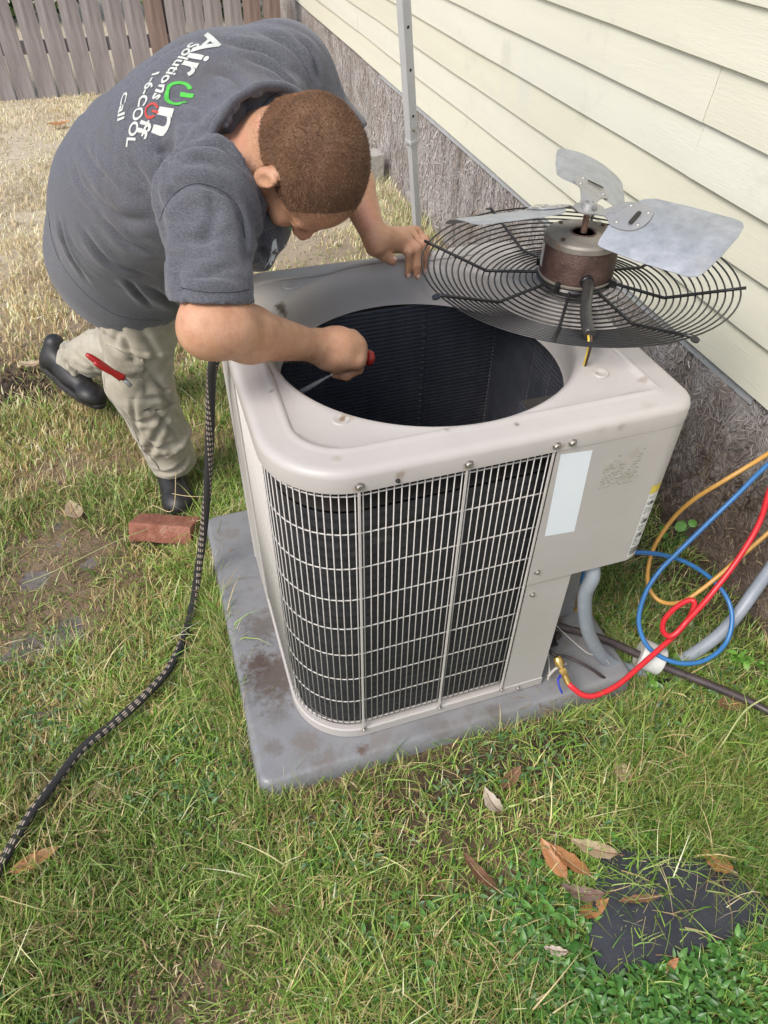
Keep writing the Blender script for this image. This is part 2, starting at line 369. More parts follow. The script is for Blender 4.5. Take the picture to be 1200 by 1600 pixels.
def flakes(name, dark, light, damp):
    """pressed wood strands: three stretched grains picked by cell"""
    m = bpy.data.materials.new(name); m.use_nodes = True; t = m.node_tree; N = t.nodes; Lk = t.links; b = N['Principled BSDF']
    co = N.new('ShaderNodeTexCoord'); cols = []; hs = []
    vo = N.new('ShaderNodeTexVoronoi'); vo.inputs['Scale'].default_value = 30; 
    wn = N.new('ShaderNodeTexNoise'); wn.inputs['Scale'].default_value = 14; wn.inputs['Detail'].default_value = 4
    Lk.new(co.outputs['Object'], wn.inputs[0]); ad = N.new('ShaderNodeVectorMath'); ad.operation = 'MULTIPLY_ADD'
    Lk.new(wn.outputs['Color'], ad.inputs[0]); ad.inputs[1].default_value = (.02, .02, .02); Lk.new(co.outputs['Object'], ad.inputs[2]); Lk.new(ad.outputs[0], vo.inputs[0])
    sp = N.new('ShaderNodeSeparateColor'); Lk.new(vo.outputs['Color'], sp.inputs[0]); prev = None
    for k, ang in enumerate((.25, 1.1, 1.9, -.6)):
        mp = N.new('ShaderNodeMapping'); mp.inputs['Rotation'].default_value = (ang, 0, 0); Lk.new(ad.outputs[0], mp.inputs[0])
        m2 = N.new('ShaderNodeMapping'); m2.inputs['Scale'].default_value = (16, 34, 330); Lk.new(mp.outputs[0], m2.inputs[0])
        nz = N.new('ShaderNodeTexNoise'); nz.inputs['Scale'].default_value = 1; nz.inputs['Detail'].default_value = 4; Lk.new(m2.outputs[0], nz.inputs[0])
        if prev is None: prev = nz.outputs[0]
        else:
            gt = N.new('ShaderNodeMath'); gt.operation = 'GREATER_THAN'; gt.inputs[1].default_value = k / 4; Lk.new(sp.outputs[0], gt.inputs[0])
            mx = N.new('ShaderNodeMix'); Lk.new(gt.outputs[0], mx.inputs[0]); Lk.new(prev, mx.inputs[2]); Lk.new(nz.outputs[0], mx.inputs[3]); prev = mx.outputs[0]
    r = N.new('ShaderNodeValToRGB'); e = r.color_ramp.elements; e[0].position = .30; e[0].color = (*[v * .35 for v in dark], 1); e[1].position = .72; e[1].color = (*light, 1); q = e.new(.44); q.color = (*dark, 1); q = e.new(.58); q.color = (*[(a + b_) / 2 for a, b_ in zip(dark, light)], 1)
    Lk.new(prev, r.inputs[0])
    big = N.new('ShaderNodeTexNoise'); big.inputs['Scale'].default_value = 5; big.inputs['Detail'].default_value = 6; Lk.new(co.outputs['Object'], big.inputs[0])
    mr = N.new('ShaderNodeMapRange'); mr.inputs[1].default_value = .38; mr.inputs[2].default_value = .62; Lk.new(big.outputs[0], mr.inputs[0])
    mx = N.new('ShaderNodeMix'); mx.data_type = 'RGBA'; mx.blend_type = 'MULTIPLY'; mx.inputs[0].default_value = 1
    c2 = N.new('ShaderNodeMix'); c2.data_type = 'RGBA'; Lk.new(mr.outputs[0], c2.inputs[0]); c2.inputs[6].default_value = (1, 1, 1, 1); c2.inputs[7].default_value = (*damp, 1)
    Lk.new(r.outputs[0], mx.inputs[6]); Lk.new(c2.outputs[2], mx.inputs[7])
    # soil splash: the lower and nearer part of the skirt is stained dark
    sx = N.new('ShaderNodeSeparateXYZ'); Lk.new(co.outputs['Object'], sx.inputs[0])
    s1 = N.new('ShaderNodeMath'); s1.operation = 'MULTIPLY_ADD'; s1.inputs[1].default_value = .16; Lk.new(big.outputs[0], s1.inputs[0])
    yy = N.new('ShaderNodeMath'); yy.operation = 'MULTIPLY'; yy.inputs[1].default_value = .22; Lk.new(sx.outputs[1], yy.inputs[0])
    zz = N.new('ShaderNodeMath'); zz.operation = 'ADD'; Lk.new(sx.outputs[2], zz.inputs[0]); Lk.new(yy.outputs[0], zz.inputs[1]); Lk.new(zz.outputs[0], s1.inputs[2])
    m3 = N.new('ShaderNodeMapRange'); m3.inputs[1].default_value = .16; m3.inputs[2].default_value = .62; m3.inputs[3].default_value = .85; m3.inputs[4].default_value = 0; Lk.new(s1.outputs[0], m3.inputs[0])
    c3 = N.new('ShaderNodeMix'); c3.data_type = 'RGBA'; c3.blend_type = 'MULTIPLY'; Lk.new(m3.outputs[0], c3.inputs[0]); Lk.new(mx.outputs[2], c3.inputs[6]); c3.inputs[7].default_value = (.42, .33, .26, 1)
    Lk.new(c3.outputs[2], b.inputs['Base Color']); b.inputs['Roughness'].default_value = .85
    bp = N.new('ShaderNodeBump'); bp.inputs['Distance'].default_value = .006; bp.inputs['Strength'].default_value = 1; Lk.new(prev, bp.inputs['Height']); Lk.new(bp.outputs[0], b.inputs['Normal'])
    return m
osb = flakes('weathered_strand_board', (.33, .30, .285), (.78, .75, .74), (.62, .55, .49))
ys = [-1.6, -.42, .62, 1.02, 1.24, 1.45, 1.66, 1.87, 2.09, 2.30, 2.51, 2.72, 2.94, 3.16, 3.40, 3.66, 4.9, 6.2, 7.6]
for k in range(len(ys) - 1):
    a, b = ys[k] + .003, ys[k + 1] - .003; ny_ = max(2, int((b - a) / (.025 if a < 1.5 else .05))); nz_ = 22; q = k * 3.7; z0, z1 = -.16, .47
    V, F = [], []
    for i in range(ny_ + 1):
        for j in range(nz_ + 1):
            y = a + (b - a) * i / ny_; z = z0 + (z1 - z0) * j / nz_
            near = max(0, min(1, (1.6 - y) / 1.2))
            d = noise.noise(Vector((y * 9, z * 9, q))) * (.003 + .010 * near) + noise.noise(Vector((y * 32, z * 32, q))) * (.0015 + .004 * near)
            if j == nz_: z += noise.noise(Vector((y * 14, 3, q))) * .012 + .004
            if k >= 15 and j == nz_: z += .022
            V.append((.006 + d, y, z))
    n0 = len(V)
    for i in range(ny_ + 1): V.append((.03, a + (b - a) * i / ny_, z1 + (.02 if k >= 15 else 0)))
    for i in range(ny_ + 1): V.append((.03, a + (b - a) * i / ny_, z0))
    W_ = nz_ + 1
    for i in range(ny_):
        for j in range(nz_): F.append((i * W_ + j, i * W_ + j + 1, (i + 1) * W_ + j + 1, (i + 1) * W_ + j))
        F.append((i * W_ + nz_, n0 + i, n0 + i + 1, (i + 1) * W_ + nz_))
    for (i, rev) in ((0, 0), (ny_, 1)):
        f = [i * W_ + j for j in range(W_)] + [n0 + i, n0 + ny_ + 1 + i]; F.append(tuple(f[::-1] if rev else f))
    me = pyd(V, F); me.polygons.foreach_set('use_smooth', [True] * (len(F) - 2) + [False] * 2)
    link('skirt_panel', me, osb, house)
# loose strands standing proud of the boards: far too many to count
g_ = np.random.default_rng(44); nS = 13000
ys_ = np.concatenate([g_.uniform(-.75, 1.6, 6800), g_.uniform(1.6, 6.2, nS - 6800)]); zs_ = g_.uniform(-.10, .475, nS); near_ = np.clip((1.7 - ys_) / 1.4, 0, 1)
Ls = g_.uniform(.010, .042, nS) * (1 + .5 * (ys_ > 1.6)); Ws = g_.uniform(.0012, .0050, nS) * (1 + .4 * (ys_ > 1.6)); an = np.where(g_.random(nS) < .35, g_.normal(1.57, .5, nS), g_.uniform(0, 3.14, nS))
dv = np.stack([g_.normal(size=nS) * .05, np.cos(an), np.sin(an)], 1); pv = np.stack([g_.normal(size=nS) * .06, -np.sin(an), np.cos(an)], 1)
xo = .004 - g_.uniform(0, .004, nS) - .007 * near_ * g_.random(nS); C0 = np.stack([xo, ys_, zs_], 1); VV = []
for (a, b) in ((-.5, -.5), (-.2, -.62), (.3, -.45), (.5, -.1), (.45, .4), (0, .5), (-.35, .55), (-.52, .1)):
    VV.append(C0 + dv * (a * Ls)[:, None] + pv * (b * Ws)[:, None])
VV = np.stack(VV, 1).reshape(-1, 3); base_ = (np.arange(nS) * 8)[:, None]; FF = np.concatenate([base_ + np.array([0, 1, 2, 7]), base_ + np.array([2, 3, 6, 7]), base_ + np.array([3, 4, 5, 6])], 1).reshape(-1, 4)
dirt_ = np.clip(1.25 + .55 * np.clip((1.3 - ys_) / 1.0, 0, 1) - (zs_ + .08) / .42 - .28 * np.clip(ys_, 0, 5) + .45 * nfield(ys_, zs_, 2.2, 5), 0, 1)[:, None]
t_ = g_.random((nS, 1)); c_ = (np.array([.30, .275, .26]) * (1 - t_) + np.array([.56, .53, .52]) * t_) * (.75 + .5 * smooth_cells(ys_, zs_, 3.5, 15)[:, None]) * (1 - dirt_) + (np.array([.075, .052, .036]) * (1 - t_ ** 3) + np.array([.36, .27, .18]) * t_ ** 3) * (.6 + .9 * smooth_cells(ys_, zs_, 4.5, 16)[:, None]) * dirt_
sm = mat('wood_strand', None, rough=.85, attr='tint')
o = stuff(link('wood_strands', npmesh(VV, FF, np.repeat(c_, 8, 0)), sm, house))
dark = mat('dark_cavity', [(.3, (.02, .018, .015)), (.7, (.04, .035, .03))], scale=20, rough=.9)
link('sill_beam', boxmesh(.034, .09, -1.6, 7.6, -.16, ZB + .001), dark, house)
roof_m = mat('soffit', [(.3, (.55, .54, .5)), (.7, (.62, .61, .57))], scale=6, rough=.7)

# ---- concrete block by the skirt
conc = mat('concrete', [(.3, (.30, .29, .26)), (.7, (.46, .44, .40))], scale=40, rough=.9, bump=1.5, spots=[(12, .6, (.2, .19, .16), .5)])
o = tag(link('concrete_block', boxmesh(-.10, .10, -.07, .07, 0, .17, .008), conc), 'small grey concrete block on the grass against the skirt behind his head', 'concrete block')
o.location = (1.27, 3.72, GZ - .01); o.rotation_euler = (0, 0, .06)

# ================================================================== PAD AND CONDENSER
T = .809; HL = .766; UW, UD = .76, .729
pad_m = mat('pad_plastic', [(.3, (.185, .19, .198)), (.7, (.25, .253, .26))], scale=9, rough=.38, bump=.25, bscale=160, roughvar=.1,
            spots=[(9, .54, (.15, .13, .11), .5), (3.5, .55, (.14, .125, .11), .35), (55, .64, (.09, .07, .05), .5)],
            extra=blotch([(-.03, .22, 0, .11, (.085, .06, .042), .8), (-.065, .27, 0, .05, (.075, .045, .03), .7), (-.05, .12, 0, .045, (.11, .085, .06), .4), (-.03, .38, 0, .07, (.09, .066, .045), .6), (-.07, .03, 0, .03, (.12, .10, .08), .5), (.3, -.03, 0, .05, (.12, .10, .085), .4), (.45, -.035, 0, .03, (.10, .08, .06), .5), (.12, -.035, 0, .022, (.10, .06, .04), .8), (.04, -.03, 0, .04, (.15, .12, .10), .5), (0, .02, 0, .05, (.16, .12, .09), .5)]))
def rrloop(x0, y0, x1, y1, rad, n=12, z=0.0):
    """rounded rectangle, counter-clockwise from the front-left corner; rad = (fl, fr, br, bl)"""
    out = []
    for (cx, cy, r, a0) in ((x0 + rad[0], y0 + rad[0], rad[0], 180), (x1 - rad[1], y0 + rad[1], rad[1], 270), (x1 - rad[2], y1 - rad[2], rad[2], 0), (x0 + rad[3], y1 - rad[3], rad[3], 90)):
        for k in range(n + 1): a = math.radians(a0 + 90 * k / n); out.append((cx + r * math.cos(a), cy + r * math.sin(a), z))
    return out
def loft(loops, closed=True, cap0=False, cap1=False):
    n = len(loops[0]); V = [v for l in loops for v in l]
    F = [(i * n + k, i * n + (k + 1) % n, (i + 1) * n + (k + 1) % n, (i + 1) * n + k) for i in range(len(loops) - 1) for k in range(n if closed else n - 1)]
    if cap0: F.append(tuple(range(n))[::-1])
    if cap1: F.append(tuple((len(loops) - 1) * n + k for k in range(n)))
    return pyd(V, F)
def inset(x0, y0, x1, y1, rad, d, z, n=12): return rrloop(x0 + d, y0 + d, x1 - d, y1 - d, [max(r - d, .002) for r in rad], n, z)
pr = (.025, .02, .03, .03)
P0 = (-.117, -.048, .825, .842)
me = loft([inset(*P0, pr, -.014, -.085), inset(*P0, pr, -.008, -.035), inset(*P0, pr, -.002, -.006), inset(*P0, pr, .004, -.001), inset(*P0, pr, .012, 0)], cap1=True)
pad = tag(link('equipment_pad', autosmooth(me, 40), pad_m), 'grey plastic equipment pad with brown stains under the condenser', 'equipment pad')

unit = empty('air_conditioner', 'beige outdoor air conditioner condenser with its fan lifted off the open top', 'air conditioner', (0, 0, 0))
DIRT = [(.22, .17, .12)]
paint_x = blotch([(.30, .055, .807, .010, (.16, .12, .09), .6), (.42, .035, .807, .007, (.14, .10, .07), .7), (.70, .09, .806, .012, (.25, .20, .15), .6), (.72, .33, .806, .01, (.2, .15, .1), .7), (.05, .25, .807, .008, (.15, .11, .08), .7), (.035, .12, .80, .009, (.18, .13, .09), .7), (.20, -.005, .785, .012, (.25, .19, .13), .7), (.60, -.005, .79, .012, (.24, .20, .16), .45), (.13, -.0055, .775, .012, (.28, .17, .10), .7), (.318, -.0055, .775, .011, (.28, .17, .10), .6), (.49, -.0055, .776, .008, (.28, .17, .10), .5), (.147, .140, .806, .008, (.14, .075, .03), .95), (.154, .143, .806, .018, (.34, .26, .18), .5), (.639, .138, .805, .007, (.14, .07, .03), .9), (.648, .141, .805, .018, (.38, .30, .22), .5), (.131, .558, .80, .020, (.06, .035, .025), .9), (.145, .55, .79, .014, (.07, .04, .03), .8), (.11, .04, .806, .012, (.3, .26, .2), .5), (.66, .02, .80, .02, (.33, .29, .22), .5), (.56, .008, .79, .02, (.35, .31, .24), .5)])
paint = mat('beige_paint', [(.3, (.435, .405, .375)), (.7, (.485, .455, .425))], scale=5, rough=.42, bump=.15, bscale=60, roughvar=.07,
            spots=[(6.5, .66, (.36, .32, .27), .45), (75, .70, (.12, .09, .06), .75), (190, .71, (.2, .16, .12), .6), (22, .66, (.30, .26, .21), .35)], extra=paint_x)
panel_m = mat('beige_panel_paint', [(.3, (.44, .415, .385)), (.7, (.49, .465, .435))], scale=5, rough=.42, bump=.15, bscale=60, roughvar=.07,
            spots=[(7, .66, (.40, .36, .31), .35), (95, .74, (.15, .11, .08), .7)], extra=blotch([(.60, -.004, .70, .018, (.40, .37, .29), .55), (.645, -.004, .722, .016, (.38, .35, .27), .55), (.625, -.004, .695, .018, (.40, .37, .29), .5), (.65, -.004, .668, .016, (.40, .36, .28), .5)]))
wire_m = mat('grille_coating', [(.3, (.50, .475, .44)), (.7, (.60, .57, .53))], scale=30, rough=.45, spots=[(40, .66, (.35, .30, .25), .5)])
coil_m = mat('coil_fins', [(.3, (.013, .013, .015)), (.7, (.03, .03, .034))], scale=25, rough=.6, spots=[(14, .60, (.085, .08, .075), .45)])
bolt_m = mat('bolt_steel', [(.3, (.35, .33, .30)), (.7, (.5, .48, .45))], scale=60, rough=.4, metal=.8)
rad = (.142, .05, .06, .13)
# ---- top cover: skirted lip, flat deck with a bead, rolled venturi
CX, CY = .379, .374
NTH = 220
def ray_rr(d, z, th):
    """point on the inset rounded rectangle in direction th from the venturi centre"""
    L = inset(0, 0, UW, UD, rad, d, z, 16); c, s = math.cos(th), math.sin(th); best = None
    for a, b in zip(L, L[1:] + L[:1]):
        ex, ey = b[0] - a[0], b[1] - a[1]; den = c * ey - s * ex
        if abs(den) < 1e-12: continue
        t = ((a[0] - CX) * ey - (a[1] - CY) * ex) / den; u = ((a[0] - CX) * s - (a[1] - CY) * c) / den
        if t > 0 and -1e-9 <= u <= 1 + 1e-9: best = t if best is None else max(best, t)
    return best
ths = [2 * math.pi * k / NTH for k in range(NTH)]
B0 = [ray_rr(0, 0, t) for t in ths]; B5 = [ray_rr(.052, 0, t) for t in ths]
def edge(off, z): 
    out = []
    for t, b in zip(ths, B0): out.append((CX + math.cos(t) * (b - off), CY + math.sin(t) * (b - off), z))
    return out
loops = [edge(.001, HL + .0), edge(-.0055, HL), edge(-.0052, HL + .028), edge(-.002, HL + .036), edge(.006, HL + .0405), edge(.014, T - .0015)]
def mid(f, z0, wob=0):     # f 0 at the bead, 1 at the crest circle
    out = []
    for t, b in zip(ths, B5):
        rc = .318; bb = max(b, rc + .008); r = bb + (rc - bb) * f; dish = -.004 * math.sin(math.pi * f) * min(1, (bb - rc) / .08)
        rip = 0
        if -1.3 < t - 0 < .2 or t > 5.0:
            k_ = (bb - rc) / .1; rip = .0007 * math.sin(f * 26) * min(1, max(0, k_ - .3))
        out.append((CX + math.cos(t) * r, CY + math.sin(t) * r, z0 + dish + rip))
    return out
def bead(off, z):
    out = []
    for t, b in zip(ths, B5):
        bb = max(b, .326); out.append((CX + math.cos(t) * (bb + off), CY + math.sin(t) * (bb + off), z))
    return out
loops += [bead(.012, T - .001), bead(.006, T + .0002), bead(.001, T + .0022), bead(-.004, T + .0018), bead(-.008, T - .0008)]
for f in (.1, .2, .3, .4, .5, .6, .7, .8, .9, 1.0): loops.append(mid(f, T - .002))
def circ(r, z): return [(CX + math.cos(t) * r, CY + math.sin(t) * r, z) for t in ths]
loops += [circ(.313, T - .0045), circ(.308, T - .009), circ(.303, T - .017), circ(.299, T - .030), circ(.2965, T - .05), circ(.2955, T - .087), circ(.2925, T - .094), circ(.2920, T - .096), circ(.295, T - .096), circ(.299, T - .05), circ(.314, T - .012), edge(.02, HL + .033), edge(.004, HL + .02), edge(.002, HL)]
cover = link('top_cover', autosmooth(loft(loops), 50), paint, unit)
# lip screws, pressed washers on the deck
def screw(p, n, r=.0055, parent=None, m=None):
    me = lathe([(r * 1.5, 0), (r * 1.5, .0012), (r * 1.0, .0014), (r, .004), (r * .8, .0052), (0, .0052)], 6 if r > .005 else 8)
    o = link('screw', me, m or bolt_m, parent or unit); o.matrix_world = frame(p, n); return o
for x_ in (.1325, .318, .478, .508): screw((x_, -.0056, HL + .014), (0, -1, 0))
screw((.196, -.0056, HL + .010), (0, -1, 0), .0028, m=dark)
for (x_, y_) in ((.144, .139), (.639, .137)):
    me = lathe([(.016, -.0015), (.0145, .0012), (.007, .0005), (.005, -.001), (.0, -.001)], 20); o = link('dimple', autosmooth(me, 60), paint, unit); o.location = (x_, y_, T - .0035)
link('dimple', autosmooth(lathe([(.016, -.0015), (.0145, .0012), (.007, .0005), (.005, -.001), (.0, -.001)], 20), 60), paint, unit).location = (0.167, 0.643, 0.806)

# ---- base pan
def notched(off, z, cx=.5875, cy=.175, r=(.142, .012, .06, .13), x1=None):
    """the body outline with the service corner cut out of it"""
    L = []; x0 = y0 = off; X1 = (UW if x1 is None else x1) - off; Y1 = UD - off; cx -= off; cy += off
    def arc(px, py, rr, a0, n=14):
        for k in range(n + 1): a = math.radians(a0 + 90 * k / n); L.append((px + rr * math.cos(a), py + rr * math.sin(a), z))
    q = max(r[0] - off, .004); arc(x0 + q, y0 + q, q, 180)
    L.append((cx, y0, z)); L.append((cx, cy, z)); L.append((X1, cy, z))
    q = max(r[2] - off, .004); arc(X1 - q, Y1 - q, q, 0); q = max(r[3] - off, .004); arc(x0 + q, Y1 - q, q, 90)
    return L
def ring(off, z): return notched(off, z)
# the pan rim is cut short at the service corner
pan = loft([ring(.02, .004), ring(-.001, .002), ring(-.003, .004), ring(-.003, .030), ring(0, .033), ring(.012, .033), ring(.014, .014)], cap1=True)
link('base_pan', autosmooth(pan, 40), paint, unit)

galv0 = mat('dark_bulkhead', [(.3, (.05, .052, .055)), (.7, (.09, .09, .095))], scale=25, rough=.6)
# ---- coil: wraps the whole body behind the grille, with real fin rows inside and out
def along(loop):
    s = [0]
    for a, b in zip(loop, loop[1:]): s.append(s[-1] + math.dist(a, b))
    return s
crad = (.125, .02, .05, .115)
def coil_ring(off, z): return notched(off + .018, z, .6, .162)
lo = []
rows = 56
for i in range(rows + 1):
    z = .035 + (.70 - .035) * i / rows; lo.append(coil_ring(0.0 if i % 2 else .0022, z))
link('coil_face', loft(lo), coil_m, unit)
inner = mat('coil_inner', [(.3, (.040, .044, .056)), (.7, (.062, .067, .082))], scale=30, stretch=(1, 1, .1), rough=.42, bump=.8, bscale=420, spots=[(5, .55, (.085, .09, .10), .5)])
lo = []
rows = 62
for i in range(rows):
    z = .035 + (.705 - .035) * i / rows; dz = (.67 / rows)
    for (f, o_) in ((0, .0465), (.30, .048), (.70, .048), (1, .0465)): lo.append(coil_ring(o_, z + dz * f * .999))
link('coil_lining', autosmooth(loft(lo[::-1]), 30), inner, unit)
link('coil_top', loft([coil_ring(.002, .7052), coil_ring(.046, .7052)]), dark, unit)
# hairpin tubes showing as fine bright lines on the lining, vertical support strap
strap = mat('coil_strap', [(.3, (.10, .105, .12)), (.7, (.17, .175, .19))], scale=60, rough=.4)
for (fx, hgt) in ((.50, .65),):
    link('coil_seam', boxmesh(fx, fx + .002, UD - .068, UD - .0655, .06, .70), inner, unit)
for i in range(34):
    z = .05 + .0197 * i; link('tube_end', boxmesh(.492, .502, UD - .0675, UD - .0655, z, z + .0016), strap, unit)
for k in range(3):
    q = (.66, .30 + .08 * k)
    link('fin_strap', boxmesh(UW - .0665, UW - .0645, q[1], q[1] + .0016, .05, .70), strap, unit)
link('bulkhead', boxmesh(.575, UW - .02, .02, .19, .7062, .709), galv0, unit)
link('drip_floor', boxmesh(.08, UW - .08, .08, UD - .08, .0145, .02), dark, unit)

# ---- wire grille: front, round the left corner, part of the left side
def grille_path(off):
    """from the front right end of the grille, along the front, round the left corner, back along the left side"""
    r = rad[0]; out = []
    def P(s):
        a = .478 - r; c = math.pi / 2 * r
        if s <= a: return Vector((.478 - s, 0 + off, 0)), Vector((0, -1, 0))
        if s <= a + c: an = -math.pi / 2 - (s - a) / r; n = Vector((math.cos(an), math.sin(an), 0)); return Vector((r, r, 0)) + n * (r - off), n
        return Vector((off, r + (s - a - c), 0)), Vector((-1, 0, 0))
    return P
gp = grille_path(.0012); TOT = (.478 - rad[0]) + math.pi / 2 * rad[0] + .29
wire_me = None; nW = int(TOT / .01325)
for i in range(nW + 1):
    s = .0066 + i * .01325
    if s > TOT: break
    p, n = gp(s)
    if wire_me is None:
        wire_me = tube([(0, 0, .052), (0, 0, .765)], .0011, 6); wire_me.materials.append(wire_m)
    o = link('grille_wire', wire_me, None, unit); o.location = (p.x, p.y, 0); 
for j in range(9):
    z = .058 + .0868 * j; off_p = grille_path(.0034); m_ = 40
    pts = [off_p(TOT * k / m_)[0] + Vector((0, 0, z)) for k in range(m_ + 1)]
    link('grille_crosswire', tube(pts, .0014, 6), wire_m, unit)
for x_ in (.1325, .318, .478):
    z0 = .022; me = boxmesh(x_ - .0023, x_ + .0023, -.0042, -.0012, z0, HL - .001, .001); link('grille_strap', me, wire_m, unit)
    screw((x_, -.0044, .034), (0, -1, 0), .004)
# screws on the rim
for x_ in (.525, ): screw((x_, -.0035, .018), (0, -1, 0), .004)
# ---- left side: plain corner panel with a pressed seam
me = loft([[(-.0015, .565, z), (-.0015, .60, z), (-.006, .603, z), (-.006, .607, z), (-.0015, .610, z), (0.0, .612 + .0, z), (.0, UD - .13, z)] + [((.13 + .13 * math.cos(a)) , (UD - .13 + .13 * math.sin(a)), z) for a in [math.pi - math.pi / 2 * k / 12 for k in range(13)]] + [(.40, UD, z), (UW - .06, UD, z), (UW - .06, UD - .004, z), (.13, UD - .004, z)] + [((.13 + .126 * math.cos(a)), (UD - .13 + .126 * math.sin(a)), z) for a in [math.pi / 2 + math.pi / 2 * k / 12 for k in range(13)]] + [(.004, .565, z)] for z in (.034, .768)], cap0=True, cap1=True)
link('corner_panel', autosmooth(me, 30), panel_m, unit)
me = loft([[(-.001, .44, z), (-.0045, .443, z), (-.0045, .502, z), (-.002, .505, z), (-.002, .51, z), (-.0045, .513, z), (-.0045, .562, z), (-.001, .564, z), (.004, .564, z), (.004, .44, z)] for z in (.034, .768)], cap0=True, cap1=True)
link('side_post', me, panel_m, unit)

# ---- service corner: lower filler panel, control cabinet, recess
zc = .4155
low = loft([[(.486, -.0015, z), (.5875, -.0015, z), (.5875, .10, z), (.5845, .10, z), (.5845, .0015, z), (.486, .0015, z)] for z in (.034, .425)], cap0=True, cap1=True)
link('filler_panel', low, panel_m, unit)
screw((.503, -.0015, .378), (0, -1, 0), .0045); 
R_ = .028
# cabinet cover: front plate folded round the corner, lower right corner rounded off
CR = .046
me = prism([(.484, zc), (UW - CR, zc), (UW - CR, HL - .0005), (.484, HL - .0005)], .0016, .0040, Matrix(((1, 0, 0, 0), (0, 0, -1, 0), (0, 1, 0, 0), (0, 0, 0, 1)))); link('cabinet_cover', me, panel_m, unit)
def cab(a, off=0.0):        # a: radians round the fold
    return UW - CR + (CR + off) * math.sin(a), CR - .004 - (CR + off) * math.cos(a)
cols = [(cab(math.pi / 2 * k / 12), zc + .030 * (1 - math.cos(math.pi / 2 * k / 12)) ** .9) for k in range(13)] + [((UW, .20), zc + .034)]
V = []
for (p, zb) in cols:
    V += [(p[0], p[1], zb), (p[0], p[1], HL - .0005)]
n0 = len(V)
for (p, zb), kk in zip(cols, range(14)):
    q_ = cab(math.pi / 2 * min(kk, 12) / 12, -.002); q_ = (q_[0], .20) if kk == 13 else q_
    V += [(q_[0], q_[1], zb), (q_[0], q_[1], HL - .0005)]
F = []
for k in range(13):
    a, b = 2 * k, 2 * k + 2; F += [(a, b, b + 1, a + 1), (n0 + a, n0 + a + 1, n0 + b + 1, n0 + b), (a, n0 + a, n0 + b, b)]
F.append((26, n0 + 26, n0 + 27, 27)); me = pyd(V, F); link('cabinet_side', autosmooth(me, 40), panel_m, unit)
link('cabinet_floor', boxmesh(.588, UW - .047, .0, .19, zc + .004, zc + .008), panel_m, unit)
screw((.5, -.004, .452), (0, -1, 0), .0045)
# sealed end of the coil in the recess below
galv = mat('galvanised', [(.3, (.30, .31, .32)), (.7, (.46, .47, .48))], scale=25, rough=.45, metal=.55, spots=[(20, .6, (.2, .17, .14), .5)])
link('recess_plate', boxmesh(.5885, .598, .101, .104, .034, zc, 0), galv, unit)
link('recess_wall', boxmesh(.5885, UW - .003, .148, .152, .034, .70, .001), galv, unit)
link('recess_rib', boxmesh(.640, .648, .09, .147, .034, zc, .0005), panel_m, unit)
# ---- stickers
white = mat('white_sticker', [(.3, (.74, .80, .84)), (.7, (.80, .85, .88))], scale=4, rough=.22, spots=[(120, .75, (.3, .3, .3), .4)])
def front_quad(name, pts, off, m, parent=unit): 
    V = [(x, -off, z) for x, z in pts]; return link(name, pyd(V, [tuple(range(len(V)))]), m, parent)
front_quad('blank_sticker', [(.498, .555), (.563, .549), (.554, .752), (.491, .757)], .0046, white)

tag_w = mat('label_white', [(.3, (.66, .66, .62)), (.7, (.74, .74, .70))], scale=30, rough=.35)
tag_y = mat('label_yellow', [(.3, (.62, .50, .07)), (.7, (.72, .58, .12))], scale=30, rough=.35)
tag_k = mat('label_ink', [(.3, (.03, .03, .03)), (.7, (.06, .06, .06))], scale=30, rough=.5)
def on_fold(name, a0, a1, z0, z1, m, off=.0006, parent=unit, n=8):
    L = [[(*cab(a0 + (a1 - a0) * k / n, off), z) for k in range(n + 1)] for z in (z0, z1)]; return link(name, autosmooth(loft(L, closed=False)), m, parent)
LA0, LA1 = -.02, .62
lab = on_fold('rating_label', LA0, LA1, .4255, .604, tag_w); on_fold('yellow_band', LA0, LA1, .6045, .626, tag_y)
V, F = [], []; q = random.Random(5)
def ink(x0, x1, z0, z1):
    n = len(V); a, b = LA0 + (LA1 - LA0) * x0, LA0 + (LA1 - LA0) * x1; m_ = (a + b) / 2
    for t in (a, m_, b):
        for z in (z0, z1): V.append((*cab(t, .0011), z))
    F.extend([(n, n + 2, n + 3, n + 1), (n + 2, n + 4, n + 5, n + 3)])
z = .4325
while z < .452: h_ = q.choice((.0006, .001, .0015)); ink(.08, .92, z, z + h_); z += h_ + q.choice((.0007, .0012))
z = .462
while z < .60:
    n_ = q.choice((1, 2, 3)); x = .08
    for _ in range(n_): wd_ = q.uniform(.12, .35); ink(x, min(x + wd_, .93), z, z + .0016); x += wd_ + .08
    z += q.choice((.004, .0055, .012))
for zz in (.485, .525, .575): ink(.35, .6, zz, zz + .008); ink(.22, .75, zz, zz + .003)
link('printed_text', pyd(V, F), tag_k, lab)

# what is left of a peeled label: broken rows of print
fade = mat('faded_print', [(.3, (.20, .19, .13)), (.7, (.30, .29, .21))], scale=60, rough=.7); V, F = [], []; q = random.Random(21)
for r_ in range(15):
    z = .728 - r_ * .0055; x = .588 + .002 * r_ * 0 + (.02 if r_ < 4 else 0) + q.uniform(0, .006)
    while x < .664 + .004 * (r_ > 9):
        w_ = q.uniform(.002, .010)
        if q.random() < (.55 if r_ < 9 else .78) and not (.622 < x < .645 and r_ < 8 and q.random() < .7):
            h_ = q.uniform(.0008, .0022); n = len(V); V += [(x, -.0043, z), (x + w_, -.0043, z + q.uniform(-.0006, .0006)), (x + w_, -.0043, z + h_), (x, -.0043, z + h_)]; F.append((n, n + 1, n + 2, n + 3))
        x += w_ + q.uniform(.0008, .004)
link('faded_print', pyd(V, F), fade, unit)

